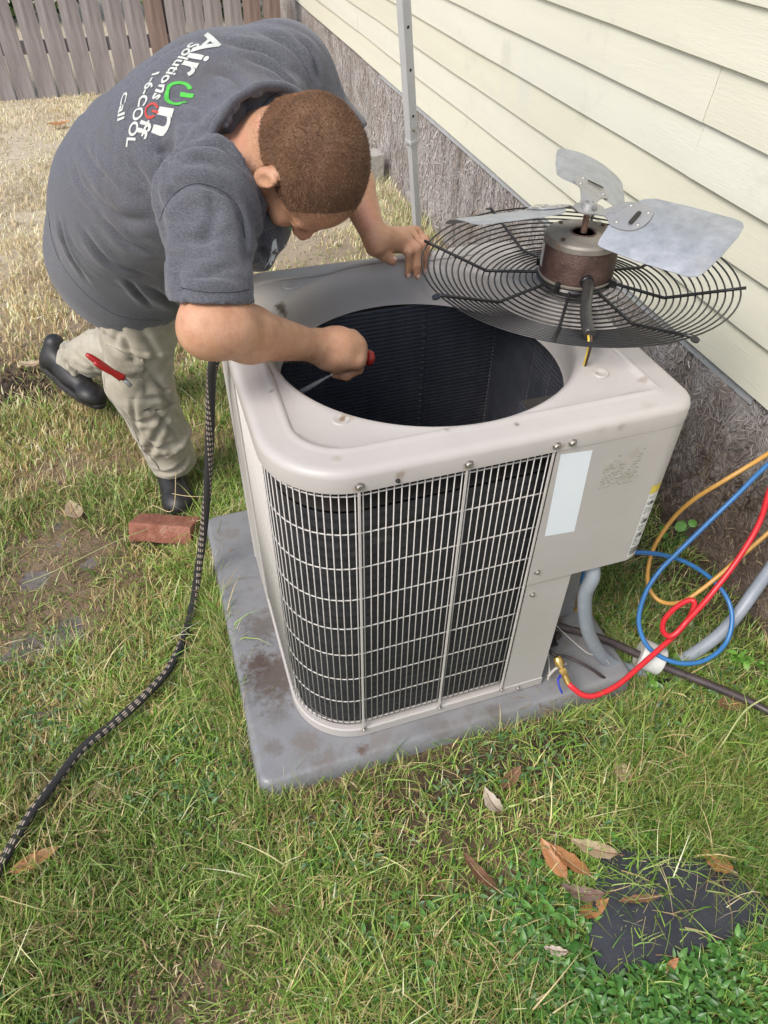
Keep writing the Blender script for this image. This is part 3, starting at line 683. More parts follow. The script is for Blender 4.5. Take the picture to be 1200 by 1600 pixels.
# ================================================================== FAN ASSEMBLY LIFTED ONTO THE COVER
FX, FY = .746, .440
black = mat('black_coating', [(.3, (.012, .012, .013)), (.7, (.025, .025, .026))], scale=60, rough=.32, spots=[(80, .7, (.10, .09, .08), .5)])
fan = empty('condenser_fan', 'rusty fan motor with three grey blades standing on its upturned black wire guard', 'fan', (FX, FY, .811))
Zf = lambda v: Vector(v)
RG = .328
def gz(r):      # height of the upturned guard above the cover at radius r: flat low middle, rising rim
    if r < .19: return .034 - .026 * (r / .19)
    return .008 + (r - .19) / (RG - .19) * .044
NR = 21
for k in range(NR):
    r = .062 + (RG - .062) * k / (NR - 1)
    if k == 0: continue
    pts = [(r * math.cos(a), r * math.sin(a), gz(r)) for a in [2 * math.pi * j / 72 for j in range(72)]]
    link('guard_ring', tube(pts, .0019, 6, closed=True), black, fan)
for k in range(8):
    a = math.radians(8.5 + 45 * k); c, s = math.cos(a), math.sin(a)
    pts = [(r * c, r * s, gz(r) + .0042) for r in (.03, .12, .183, .197, .26, RG + .008)]
    link('guard_rib', tube(spline(pts, 3), .0034, 8), black, fan)
    if k % 2 == 0:
        p = Vector(((RG + .014) * c, (RG + .014) * s, gz(RG) + .004)); me = lathe([(.003, -.0015), (.0085, -.0015), (.0085, .0015), (.003, .0015)], 14); o = link('mounting_eye', me, black, fan); o.matrix_local = frame(p, (-s * 0 + .25 * c, .25 * s, 1))
link('hub_plate', autosmooth(lathe([(.0, .026), (.078, .026), (.081, .028), (.078, .0325), (0, .0325)], 40), 30), black, fan)
rust = mat('rusty_motor', [(.28, (.045, .024, .020)), (.5, (.085, .046, .038)), (.75, (.145, .088, .07))], scale=26, rough=.6, metal=.15, bump=1.0, bscale=220, spots=[(60, .62, (.27, .20, .17), .45), (9, .6, (.05, .032, .028), .5)])
cap_m = mat('motor_cap', [(.3, (.22, .20, .17)), (.7, (.33, .30, .26))], scale=30, rough=.5, metal=.3, spots=[(20, .56, (.28, .18, .09), .7), (70, .64, (.12, .07, .05), .8)])
MB = .035; MH = .085; MR = .077
link('motor_body', autosmooth(lathe([(0, MB + .004), (MR - .004, MB + .004), (MR, MB + .008), (MR, MB + MH - .004), (MR - .003, MB + MH), (0, MB + MH)], 56), 40), rust, fan)
link('motor_base', autosmooth(lathe([(0, MB), (MR + .001, MB), (MR + .002, MB + .004), (MR - .002, MB + .0055)], 48), 40), cap_m, fan)
link('motor_cap', autosmooth(lathe([(MR - .0005, MB + MH - .012), (MR + .0012, MB + MH - .012), (MR + .0012, MB + MH - .002), (MR - .003, MB + MH + .002), (.030, MB + MH + .006), (.026, MB + MH + .0035), (0, MB + MH + .0035)], 56), 30), cap_m, fan)
link('bearing_recess', lathe([(0, MB + MH + .0042), (.022, MB + MH + .0042), (.024, MB + MH + .0065), (.026, MB + MH + .0042)], 30), rust, fan)
for a in (20, 110, 200, 290):
    a = math.radians(a); o = link('cap_screw', lathe([(.005, 0), (.005, .003), (.002, .004), (0, .004)], 6), rust, fan); o.location = (.062 * math.cos(a), .062 * math.sin(a), MB + MH + .0035)
for a in (35, 125, 215, 305):
    a = math.radians(a); o = link('motor_foot', boxmesh(-.008, .008, -.004, .004, 0, .016, .002), black, fan); o.location = (.083 * math.cos(a), .083 * math.sin(a), .030); o.rotation_euler = (0, 0, a)
st = loft([[((MR + .0006) * math.cos(a), (MR + .0006) * math.sin(a), z) for a in [math.radians(140 + 30 * k / 8) for k in range(9)]] for z in (MB + .02, MB + .07)], closed=False)
link('motor_sticker', autosmooth(st), tag_w, fan)
HUBZ = MB + MH + .050
steel_rust = mat('rusty_shaft', [(.3, (.16, .09, .065)), (.7, (.30, .20, .16))], scale=60, rough=.5, metal=.5)
link('shaft', autosmooth(lathe([(.0068, MB + MH + .004), (.0068, HUBZ + .006), (.005, HUBZ + .008), (0, HUBZ + .008)], 16), 40), steel_rust, fan)
alu = mat('blade_metal', [(.3, (.30, .32, .34)), (.52, (.39, .41, .43)), (.75, (.48, .50, .53))], scale=34, rough=.42, metal=.45, bump=.3, bscale=90, roughvar=.1, spots=[(5, .60, (.34, .33, .30), .5), (80, .72, (.25, .2, .15), .5)])
alu2 = mat('spider_metal', [(.3, (.32, .32, .31)), (.7, (.43, .43, .42))], scale=12, rough=.38, metal=.5, spots=[(25, .62, (.22, .17, .13), .5)])
def curved_sheet(outline, z_of, th, name, m, parent):
    """thin sheet over an outline given in (radial, tangential), lifted by z_of(u, v)"""
    bm = bmesh.new(); vs_ = [bm.verts.new((u, v, 0)) for u, v in outline]; bm.faces.new(vs_)
    bmesh.ops.triangulate(bm, faces=bm.faces[:])
    lo_u = min(u for u, v in outline); hi_u = max(u for u, v in outline); lo_v = min(v for u, v in outline); hi_v = max(v for u, v in outline)
    for k in range(1, 16):
        u = lo_u + (hi_u - lo_u) * k / 16; bmesh.ops.bisect_plane(bm, geom=bm.verts[:] + bm.edges[:] + bm.faces[:], plane_co=(u, 0, 0), plane_no=(1, 0, 0))
        v = lo_v + (hi_v - lo_v) * k / 16; bmesh.ops.bisect_plane(bm, geom=bm.verts[:] + bm.edges[:] + bm.faces[:], plane_co=(0, v, 0), plane_no=(0, 1, 0))
    for v in bm.verts: v.co.z = z_of(v.co.x, v.co.y)
    r = bmesh.ops.solidify(bm, geom=bm.faces[:], thickness=th)
    bmesh.ops.recalc_face_normals(bm, faces=bm.faces[:])
    me = bpy.data.meshes.new('m'); bm.to_mesh(me); bm.free(); autosmooth(me, 40); return link(name, me, m, parent)
def smooth_poly(pts, n=5):
    P = [Vector((x, y, 0)) for x, y in pts]; m = len(P); out = []
    for i in range(m):
        a, b, c, d = P[i - 1], P[i], P[(i + 1) % m], P[(i + 2) % m]
        for k in range(n):
            t = k / n; q = .5 * ((2 * b) + (c - a) * t + (2 * a - 5 * b + 4 * c - d) * t * t + (3 * b - a - 3 * c + d) * t ** 3); out.append((q.x, q.y))
    return out
PITCH = math.radians(20)
def add_blade(ang):
    b = empty_child = bpy.data.objects.new('fan_blade', None); COL.objects.link(b); b.parent = fan; b.empty_display_size = .02
    return b
BLADE = [(u * .955, v * .90) for u, v in [(.082, -.094), (.16, -.099), (.268, -.097), (.284, -.091), (.292, -.078), (.301, -.03), (.303, .03), (.297, .070), (.288, .084), (.272, .090), (.18, .090), (.108, .084), (.090, .070), (.076, .035), (.070, 0), (.070, -.04), (.072, -.080), (.075, -.090)]]
def blade_matrix(ang, pitch=PITCH):
    return Matrix.Translation((0, 0, HUBZ)) @ Matrix.Rotation(ang, 4, 'Z') @ Matrix.Rotation(pitch, 4, 'X')
ANG = [math.radians(a) for a in (-60, 60, 180)]
for a in ANG:
    bl_ = curved_sheet(BLADE, lambda u, v: .012 - 1.6 * v * v, .0012, 'fan_blade', alu, fan); bl_.matrix_local = blade_matrix(a)
    for (u, v) in ((.078, -.026), (.078, .026), (.118, -.018), (.118, .020)):
        o = link('rivet', autosmooth(lathe([(.0048, 0), (.004, .0022), (.0015, .0032), (0, .0032)], 12), 50), alu2, bl_); o.location = (u, v, .012 - 1.6 * v * v + .003)
SP = []
for k, a in enumerate((0, 120, 240)):
    pass
arm = smooth_poly([(.012, -.016), (.035, -.017), (.055, -.024), (.075, -.038), (.110, -.036), (.128, -.018), (.130, .010), (.118, .034), (.080, .040), (.055, .026), (.035, .017), (.012, .016)], 4)
for a in ANG:
    def zf(u, v):
        t = max(0, min(1, (u - .03) / .03)); return t * t * (3 - 2 * t) * 0
    bm_o = curved_sheet(arm, lambda u, v: 0, .0022, 'blade_arm', alu2, fan)
    # twist the arm from the flat hub into the blade's pitch
    for v in bm_o.data.vertices:
        u = v.co.x; t = max(0, min(1, (u - .018) / .042)); t = t * t * (3 - 2 * t); an = PITCH * t
        zz = v.co.z + (.0145 - 1.6 * v.co.y ** 2) * t
        v.co.y, v.co.z = v.co.y * math.cos(an) - zz * math.sin(an), v.co.y * math.sin(an) + zz * math.cos(an)
    bm_o.data.update(); bm_o.matrix_local = Matrix.Translation((0, 0, HUBZ + .001)) @ Matrix.Rotation(a, 4, 'Z')
    sl = link('slot', prism(smooth_poly([(.100, -.022), (.104, -.024), (.108, -.022), (.108, .010), (.104, .012), (.100, .010)], 3), 0, .0005), dark, bm_o)
    sl.matrix_local = Matrix.Translation((0, 0, .0)) @ Matrix.Rotation(PITCH, 4, 'X') @ Matrix.Translation((0, 0, .0172))
link('hub_disc', autosmooth(lathe([(0, HUBZ), (.030, HUBZ), (.031, HUBZ + .003), (.026, HUBZ + .0045), (.016, HUBZ + .0045), (.013, HUBZ + .014), (.009, HUBZ + .015), (.0075, HUBZ + .008), (0, HUBZ + .008)], 30), 30), alu2, fan)
o = link('set_screw', autosmooth(lathe([(.004, 0), (.004, .010), (.002, .011), (0, .011)], 8), 40), bolt_m, fan); o.matrix_local = frame((0, -.012, HUBZ + .009), (.2, -1, 0))
# conduit from the motor over the guard rim, wires dropping into the opening
W = lambda p: Vector(p) - Vector((FX, FY, .811))
cd = spline([Vector((-.022, -.076, .058)), Vector((-.030, -.10, .053)), W((0.657, 0.247, 0.866)), W((0.630, 0.183, 0.859))], 6)
black2 = mat('conduit_sleeve', [(.3, (.022, .022, .022)), (.7, (.05, .048, .044))], scale=40, rough=.35, spots=[(14, .58, (.12, .11, .09), .5)])
link('conduit', tube(cd, [.0112] * len(cd), 14), black2, fan)
link('conduit_collar', tube(cd[:3], [.0135] * 3, 14), black, fan)
for nm, c, pts in (('yellow_wire', (.75, .52, .03), [(0.631, 0.192, 0.864), (0.624, 0.171, 0.845), (0.619, 0.163, 0.821), (0.622, 0.167, 0.797), (0.631, 0.178, 0.768)]), ('brown_wire', (.22, .09, .03), [(0.637, 0.190, 0.864), (0.629, 0.169, 0.844), (0.624, 0.163, 0.823), (0.625, 0.168, 0.799), (0.631, 0.180, 0.770)]), ('dark_wire', (.03, .03, .03), [(0.632, 0.189, 0.866), (0.625, 0.168, 0.850), (0.620, 0.160, 0.826), (0.622, 0.167, 0.797), (0.630, 0.180, 0.769)]), ('yellow_wire', (.72, .48, .05), [(0.634, 0.190, 0.865), (0.624, 0.171, 0.851), (0.622, 0.167, 0.826), (0.624, 0.172, 0.795), (0.629, 0.179, 0.768)])):
    link(nm, tube(spline([W(p) for p in pts], 5), .0018, 6), mat(nm, [(.3, c), (.7, tuple(v * .8 for v in c))], scale=40, rough=.4), fan)

# ================================================================== THE TECHNICIAN
def V3(p): return np.array(p, float)
def unit(v): v = V3(v); return v / np.linalg.norm(v)
tS = unit((.43, -.71, .56)); sS = unit((.60, .66, .36)); sS = unit(sS - tS * (sS @ tS)); bS = np.cross(tS, sS)       # up the spine, to his left, out of the back
FRT = np.stack([sS, bS, tS], 1)
hipR, hipL = V3((-.145, 1.03, .735)), V3((-.04, 1.18, .76))
kneeR, ankR = V3((-0.217, 1.060, 0.373)), V3((-0.180, 1.100, 0.032))
kneeL, ankL = V3((-0.174, 1.449, 0.312)), V3((-0.461, 1.709, 0.098))
shR, shL = V3((0.006, 0.443, 1.068)), V3((0.234, 0.854, 1.146))
elR, wrR = V3((-0.035, 0.234, 0.955)), V3((0.162, 0.369, 0.812))
elL, wrL = V3((0.338, 0.803, 1.001)), V3((0.364, 0.643, 0.885))
headC = V3((0.179, 0.444, 1.105))
hF = unit(-np.array(cU) + .10 * np.array(cR) + .72 * np.array(cF)); hU = -np.array(cF) + .90 * np.array(cR) + .06 * np.array(cU); hU = unit(hU - hF * (hU @ hF)); hR = np.cross(hF, hU)
HS = 1.0
def hd(x, y, z): return headC + HS * (hR * x + hF * y + hU * z)
HFR = np.stack([hR, hF, hU], 1)
person = empty('person', 'man in grey t-shirt and khaki trousers bending over the open unit with a red nozzle', 'person', (float(ankR[0]), float(ankR[1]), GZ))
PL = np.array(person.location)
c0, c1, c2, c3 = V3((-.135, 1.08, .76)), V3((-.06, .93, .885)), V3((.05, .77, 1.02)), V3((.125, .655, 1.09))

# ---- body: one continuous skin
B = Vol((-.75, .14, -.08), (.62, 1.95, 1.36), .0045)
B.ell(c0, (.15, .11, .14), FRT, .05); B.ell(c1, (.14, .10, .16), FRT, .05); B.ell(c2, (.15, .10, .16), FRT, .05); B.cone(shR, shL, .06, .06, .05)
for a, k_, n_, r in ((hipR, kneeR, ankR, 1), (hipL, kneeL, ankL, 1)):
    B.chain([a, k_, n_], [.07, .048, .034], .03)
B.cone(c3, hd(0, -.035, -.05), .066, .062, .035)
B.chain([shR, elR], [.055, .0465], .03); B.chain([shL, elL], [.056, .046], .03)
fm = elR + (wrR - elR) * .30
B.chain([elR, fm, wrR], [.0425, .0455, .0270], .02); B.cone(elR + V3((-.012, .0, .0)), elR + V3((.03, 0, -.005)), .041, .043, .02)
fm = elL + (wrL - elL) * .32; B.chain([elL, fm, wrL], [.043, .044, .0255], .02)
# head
E_ = lambda c, r, k=.012, sub=False, fr=None: B.ell(hd(*c), [v * HS for v in r], HFR if fr is None else fr, k, sub)
E_((0, -.016, .028), (.0785, .094, .086)); E_((0, .030, .022), (.067, .062, .068)); E_((0, .036, -.045), (.057, .052, .070), .02); E_((0, .0, -.055), (.062, .06, .05), .02)
B.cone(hd(-.048, -.005, -.075), hd(-.012, .062, -.108), .020 * HS, .019 * HS, .02); B.cone(hd(.048, -.005, -.075), hd(.012, .062, -.108), .020 * HS, .019 * HS, .02)
B.cone(hd(0, .066, -.104), hd(0, .068, -.112), .018 * HS, .016 * HS, .012)
for sx in (-1, 1):
    B.cone(hd(sx * .014, .088, .010), hd(sx * .045, .074, .010), .009 * HS, .008 * HS, .012)                # brow
    B.ell(hd(sx * .032, .089, -.008), np.array((.015, .009, .008)) * HS, HFR, .008, True)
    B.ell(hd(sx * .032, .079, -.008), np.array((.0125, .0115, .0085)) * HS, HFR, .003)
    B.ell(hd(sx * .036, .068, -.040), np.array((.022, .018, .020)) * HS, HFR, .014)
B.chain([hd(0, .089, .004), hd(0, .103, -.022), hd(0, .108, -.034)], [.0075 * HS, .009 * HS, .0115 * HS], .008)
B.ell(hd(-.011, .098, -.038), np.array((.008, .010, .008)) * HS, HFR, .005); B.ell(hd(.011, .098, -.038), np.array((.008, .010, .008)) * HS, HFR, .005)
B.ell(hd(0, .090, -.064), np.array((.022, .008, .006)) * HS, HFR, .006); B.ell(hd(0, .088, -.076), np.array((.019, .008, .007)) * HS, HFR, .006)
for sx in (-1, 1):                                                                                        # ears
    ef = np.stack([unit(hR * sx * .9 - hF * .35), unit(np.cross(hU, unit(hR * sx * .9 - hF * .35))), hU], 1)
    B.ell(hd(sx * .083, -.004, -.014), np.array((.009, .0175, .029)) * HS, ef, .006); B.ell(hd(sx * .093, .0, -.012), np.array((.007, .010, .018)) * HS, ef, .004, True)
    B.cone(hd(sx * .086, .006, -.044), hd(sx * .082, .008, -.040), .0085 * HS, .008 * HS, .006)
# right fist on the nozzle: knuckles away from the wrist, fingers curled underneath
ax = unit(V3((0.239, 0.381, 0.785)) - wrR); up = unit(V3((.10, -.35, .93))); up = unit(up - ax * (up @ ax)); sd_ = np.cross(up, ax)          # sd_ = +left of the hand (thumb side)
def hr_(a, s, u): return wrR + ax * a + sd_ * s + up * u
B.chain([hr_(0, 0, 0), hr_(.045, .0, .004), hr_(.075, 0, .003)], [.031, .034, .030], .02)
B.cone(hr_(.035, -.020, -.004), hr_(.078, -.026, -.003), .022, .0185, .016); B.cone(hr_(.035, .022, -.002), hr_(.080, .026, .0), .022, .019, .016)
for i, (s, L1, r, dx) in enumerate(((.031, .036, .0108, .004), (.0105, .040, .0112, .007), (-.0105, .037, .0108, .004), (-.030, .030, .0098, -.004))):
    a, b = hr_(.080 + dx, s, .004), hr_(.080 + dx + L1 * .50, s * .96, -.024); c = hr_(.078 + dx + .002, s * .92, -.048); d = hr_(.054 + dx, s * .9, -.046)
    B.chain([a, b, c, d], [r * 1.16, r * 1.04, r, r * .9], .006)
th = [hr_(.022, .030, -.012), hr_(.052, .046, -.026), hr_(.080, .040, -.040), hr_(.096, .024, -.046)]; B.chain(th, [.0185, .0145, .012, .0105], .008)
B.cone(hr_(.018, -.018, -.020), hr_(.045, -.024, -.026), .017, .015, .014)
# left hand spread on the rim, fingertips hooked over it
MCP = [(0.424, 0.667, 0.858), (0.442, 0.667, 0.866), (0.466, 0.695, 0.862), (0.492, 0.736, 0.852)]
PIP = [(0.444, 0.647, 0.846), (0.464, 0.649, 0.850), (0.487, 0.674, 0.846), (0.508, 0.713, 0.838)]
DIP = [(0.447, 0.649, 0.812), (0.465, 0.641, 0.815), (0.490, 0.665, 0.812), (0.510, 0.700, 0.808)]
TIP = [(0.443, 0.649, 0.790), (0.463, 0.639, 0.790), (0.488, 0.660, 0.788), (0.508, 0.692, 0.790)]
for i in range(4):
    B.cone(wrL + (V3(MCP[i]) - wrL) * .2, MCP[i], .020, .0125, .014)
    r = (.0098, .0102, .0096, .0086)[i]; B.chain([MCP[i], PIP[i], DIP[i], TIP[i]], [r * 1.14, r * 1.05, r * .94, r * .80], .005)
B.cone(wrL, (V3(MCP[0]) + V3(MCP[2])) / 2 - V3((.01, 0, .008)), .024, .021, .016)
B.chain([wrL + V3((.0, -.012, -.012)), (0.359, 0.642, 0.866), (0.380, 0.638, 0.852), (0.399, 0.631, 0.838)], [.020, .0160, .0135, .0112], .006)
# kneecaps, muscle relief
skin = mat('skin', [(.30, (.45, .225, .13)), (.5, (.53, .285, .17)), (.75, (.60, .35, .22))], scale=34, rough=.5, bump=.5, bscale=420, sss=.12,
           spots=[(60, .63, (.42, .17, .11), .45), (7, .55, (.60, .25, .17), .45), (18, .60, (.38, .20, .12), .3), (170, .72, (.28, .13, .08), .5)],
           extra=blotch([tuple(float(v) for v in V3(TIP[0]) - PL) + (.012, (.30, .16, .11), .7), tuple(float(v) for v in V3(MCP[1]) - PL) + (.02, (.36, .20, .15), .6), tuple(float(v) for v in hr_(.09, -.02, .0) - PL) + (.03, (.40, .24, .19), .5)]))
bme = B.mesh(); 
def shift(me):
    me.transform(Matrix.Translation(-Vector(PL))); return me
body = link('body', shift(bme), skin, person, smooth=True)
nail = mat('nail', [(.3, (.62, .42, .35)), (.7, (.70, .50, .42))], scale=30, rough=.3)
for i in (0, 1, 2):
    t_ = V3(TIP[i]); d_ = unit(t_ - V3(DIP[i])); n_ = unit(V3((.12, -.75, .4))); n_ = unit(n_ - d_ * (n_ @ d_))
    r_ = .0098 * .80
    o = link('fingernail', autosmooth(lathe([(.0, .0016), (.003, .0014), (.0048, .0004), (.005, -.001)], 12)), nail, person); o.matrix_local = frame(t_ + n_ * (r_ * .93) - d_ * .001 - PL, n_, d_) @ Matrix.Diagonal((1.25, .95, 1, 1))
t_ = V3((0.399, 0.631, 0.838)); d_ = unit(t_ - V3((0.380, 0.638, 0.852))); n_ = unit(V3((.1, -.2, .95))); n_ = unit(n_ - d_ * (n_ @ d_))
o = link('fingernail', autosmooth(lathe([(.0, .0016), (.003, .0014), (.0058, .0002), (.006, -.001)], 12)), nail, person); o.matrix_local = frame(t_ + n_ * .0098 - PL, n_, d_) @ Matrix.Diagonal((1.2, 1, 1, 1))

# ---- hair: close crop, a skin-hugging cap plus thousands of short bristles
HV = Vol(headC - .16, headC + .16, .0026)
HV.ell(hd(0, -.0185, .0285), np.array((.0812, .097, .0888)) * HS, HFR, .0); HV.ell(hd(0, .022, .022), np.array((.0700, .063, .0705)) * HS, HFR, .012)
HV.ell(hd(0, -.035, -.02), np.array((.066, .075, .060)) * HS, HFR, .012)
HV.plane(hd(0, .066, .030), hF * .96 - hU * .34)          # forehead line
HV.plane(hd(0, .030, -.004), hF * .60 - hU * .80)         # temples, over the ears
HV.plane(hd(0, -.04, -.058), -hU * .95 - hF * .2)         # nape
for sx in (-1, 1): HV.ell(hd(sx * .088, -.004, -.020), np.array((.03, .025, .036)) * HS, HFR, .004, True)
hair_m = mat('cropped_hair', [(.30, (.10, .046, .022)), (.5, (.15, .075, .038)), (.75, (.24, .135, .075))], scale=16, rough=.75, bump=1.2, bscale=500, spots=[(9, .55, (.24, .14, .075), .5), (200, .6, (.30, .17, .10), .5)])
hair = link('hair', shift(HV.mesh()), hair_m, person, smooth=True)
def bristles(me, n, ln, wdt, name, m, parent, ok, seed, cols, flow=.9):
    g = np.random.default_rng(seed); co = np.empty(len(me.vertices) * 3, np.float32); me.vertices.foreach_get('co', co); co = co.reshape(-1, 3)
    no = np.empty(len(me.vertices) * 3, np.float32); me.vertices.foreach_get('normal', no); no = no.reshape(-1, 3)
    idx_ = g.integers(0, len(co), n); P = co[idx_] + g.normal(size=(n, 3)) * .0012; Nn = no[idx_]; k = ok(P, Nn); P, Nn = P[k], Nn[k]; n = len(P)
    whorl = hd(.01, -.045, .09) - PL
    rad_ = P - whorl; rad_ = rad_ - Nn * (rad_ * Nn).sum(1)[:, None]; rad_ /= np.linalg.norm(rad_, axis=1)[:, None] + 1e-6; tw = np.cross(Nn, rad_)
    d = Nn + (rad_ * .8 + tw * .5) * flow + g.normal(size=(n, 3)) * .16; d /= np.linalg.norm(d, axis=1)[:, None]
    sdv = np.cross(d, g.normal(size=(n, 3))); sdv /= np.linalg.norm(sdv, axis=1)[:, None] + 1e-6
    L_ = ln * g.uniform(.6, 1.25, (n, 1)); w_ = wdt
    V = np.stack([P - sdv * w_ - Nn * .0006, P + sdv * w_ - Nn * .0006, P + d * L_], 1).reshape(-1, 3)
    t = g.uniform(0, 1, (n, 1)) ** 1.5; hc = np.array(cols[0]) * (1 - t) + np.array(cols[1]) * t
    if name == 'bristles':
        lx, ly, lz = ((P + PL - headC) @ q for q in (hR, hF, hU)); pt = .5 + .5 * np.tanh(1.4 * (np.sin(lx * 55 + 2 * np.sin(ly * 38)) * np.sin(ly * 47 + 1.3) + .6 * np.sin(lz * 90 + lx * 60)))
        side_ = np.clip(.75 - lz / .085, 0, 1) * .9; hc = hc * (.62 + .5 * pt[:, None]) * (1 + .75 * side_[:, None]) * np.array([1, .97, .92])
    C = np.repeat(hc, 3, axis=0)
    return link(name, npmesh(V, np.arange(3 * n).reshape(-1, 3), C), m, parent)
strand_m = mat('hair_strand', None, rough=.5, attr='tint')
stuff(bristles(hair.data, 70000, .0034, .00030, 'bristles', strand_m, hair, lambda P, N: (N @ hU) > -.9, 3, ((.085, .038, .016), (.25, .130, .060))))
HT = BVHTree.FromPolygons([v.co for v in hair.data.vertices], [tuple(p.vertices) for p in hair.data.polygons])
def hairline(P, N):
    g = np.random.default_rng(9); k = np.zeros(len(P), bool); near = np.linalg.norm(P - (headC - PL), axis=1) < .135
    for i in np.where(near)[0]:
        h = HT.find_nearest(Vector(P[i])); d_ = h[3] if h[0] is not None else 9
        loc = (P[i] + PL - headC); f_ = loc @ hF; u_ = loc @ hU
        lim = .010 if f_ > .055 else .024
        k[i] = d_ < lim and g.random() < (1 - d_ / lim) ** 1.3 * (.9 if u_ > -.075 else .3)
    return k
stuff(bristles(body.data, 420000, .0024, .00024, 'stubble', strand_m, hair, hairline, 13, ((.16, .085, .045), (.32, .19, .10)), .6))
# fair hair along the forearms
def farm(P, N):
    Pw = P + PL; a = ((Pw - elR) @ unit(wrR - elR)); r = np.linalg.norm(Pw - elR - a[:, None] * unit(wrR - elR), axis=1)
    a2 = ((Pw - elL) @ unit(wrL - elL)); r2 = np.linalg.norm(Pw - elL - a2[:, None] * unit(wrL - elL), axis=1)
    return ((a > .03 + .10 * np.random.default_rng(8).random(len(a))) & (a < np.linalg.norm(wrR - elR)) & (r < .07)) | ((a2 > .05) & (a2 < .22) & (r2 < .06))
stuff(bristles(body.data, 26000, .0065, .00011, 'arm_hair', strand_m, person, farm, 4, ((.50, .28, .14), (.68, .44, .25)), .6))

# ---- t-shirt
S_ = Vol((-.55, .16, .45), (.50, 1.50, 1.42), .0056)
S_.ell(c0 + bS * .025 - tS * .04, (.212, .175, .22), FRT, .05); S_.ell(c0 - bS * .055 - sS * .05 - tS * .04, (.15, .13, .20), FRT, .07); S_.ell((c1 + c2) / 2 + bS * .050 + sS * .0, (.20, .155, .20), FRT, .08)
S_.ell(c1 + bS * .052 + sS * .01 - tS * .02, (.220, .185, .25), FRT, .08); S_.ell(c2 + bS * .024 + sS * .01, (.220, .165, .20), FRT, .08)
S_.ell(c1 - bS * .06 - tS * .02, (.17, .14, .17), FRT, .06)
S_.cone(shR, shL, .082, .088, .06); S_.cone(c2 + bS * .04 - sS * .06, c2 + bS * .045 + sS * .10 + tS * .03, .11, .12, .08); S_.cone(c2 + bS * .035 + sS * .09 + tS * .06, shL + bS * .01, .11, .085, .06)
S_.cone(c3, hd(0, -.045, -.075), .094, .076, .035)
slR = shR + (elR - shR) * .80; S_.chain([shR, slR, elR + (elR - shR) * .35], [.080, .0585, .0555], .034)
S_.cone(c2 - bS * .03, (0.086, 0.557, 1.006), .10, .070, .06); S_.cone((0.091, 0.573, 1.023), (0.080, 0.523, 0.969), .070, .058, .05); S_.cone(shR * .45 + c3 * .55, hd(-.045, -.05, -.075), .085, .058, .04)
slL = shL + (elL - shL) * .9; S_.chain([shL, slL, elL + (elL - shL) * .2], [.088, .076, .072], .045)
# folds: soft ridges and creases laid over the cloth
FOLD = []
def fold(a, b, r, k=.02, sub=False, bow=None):
    a, b = V3(a), V3(b)
    if bow is None: S_.cone(a, b, r * .6, r * .6, k, sub)
    else:
        m_ = (a + b) / 2 + V3(bow); pts = [np.array(p) for p in spline([a, m_, b], 5)]; n = len(pts); S_.chain(pts, [r * (.35 + .65 * math.sin(math.pi * i / (n - 1))) for i in range(n)], k, sub)
SURF_FOLDS = True
# diagonal pulls from the near shoulder to the waist, and across the shoulder blades
def wv(X, Y, Z):
    u = X * sS[0] + Y * sS[1] + Z * sS[2]; v = X * tS[0] + Y * tS[1] + Z * tS[2]
    q = u * .8 + v * 1.0
    return (np.sin(q * 34 + 3.2 * np.sin(u * 9) + 2 * np.sin(v * 7)) * .6 + .5 * np.sin(q * 61 + 2.6 * np.sin(v * 13) + u * 20) * np.sin(u * 11 + 1)) * (.35 + .65 * np.clip(np.sin(u * 8.3 + v * 5.1 + .6), 0, 1))
S_.wave(.0016, wv)
def ridged(X, Y, Z):
    u = X * sS[0] + Y * sS[1] + Z * sS[2]; v = X * tS[0] + Y * tS[1] + Z * tS[2]; w_ = X * bS[0] + Y * bS[1] + Z * bS[2]
    a = np.sin(u * 15 + v * 26 + 2.6 * np.sin(v * 9 + w_ * 5) + 1.2 * np.sin(u * 21)); b = np.sin(u * 38 - v * 17 + 2.2 * np.sin(u * 8 + 1.3) + 1.5 * np.sin(v * 19 + w_ * 8))
    m = np.clip(.5 + .9 * np.sin(u * 7.1 + 1.0 + 1.7 * np.sin(v * 6)), 0, 1); m2 = np.clip(.4 + .9 * np.sin(v * 9.3 + u * 4 + 2), 0, 1)
    return -(np.exp(-(a / .22) ** 2) * m - .35 * np.exp(-((a - .5) / .3) ** 2) * m) - .7 * (np.exp(-(b / .20) ** 2) - .35 * np.exp(-((b - .5) / .3) ** 2)) * m2
S_.wave(-.0030, ridged)
def wv2(X, Y, Z):
    dx, dy, dz = X - shR[0], Y - shR[1], Z - shR[2]; r = np.sqrt(dx * dx + dy * dy + dz * dz); an = dx * sS[0] + dy * sS[1] + dz * sS[2]
    v = dx * tS[0] + dy * tS[1] + dz * tS[2]
    return np.exp(-((r - .14) / .07) ** 2) * np.sin(np.arctan2(an, v) * 9 + r * 30)
S_.wave(.0060, wv2)
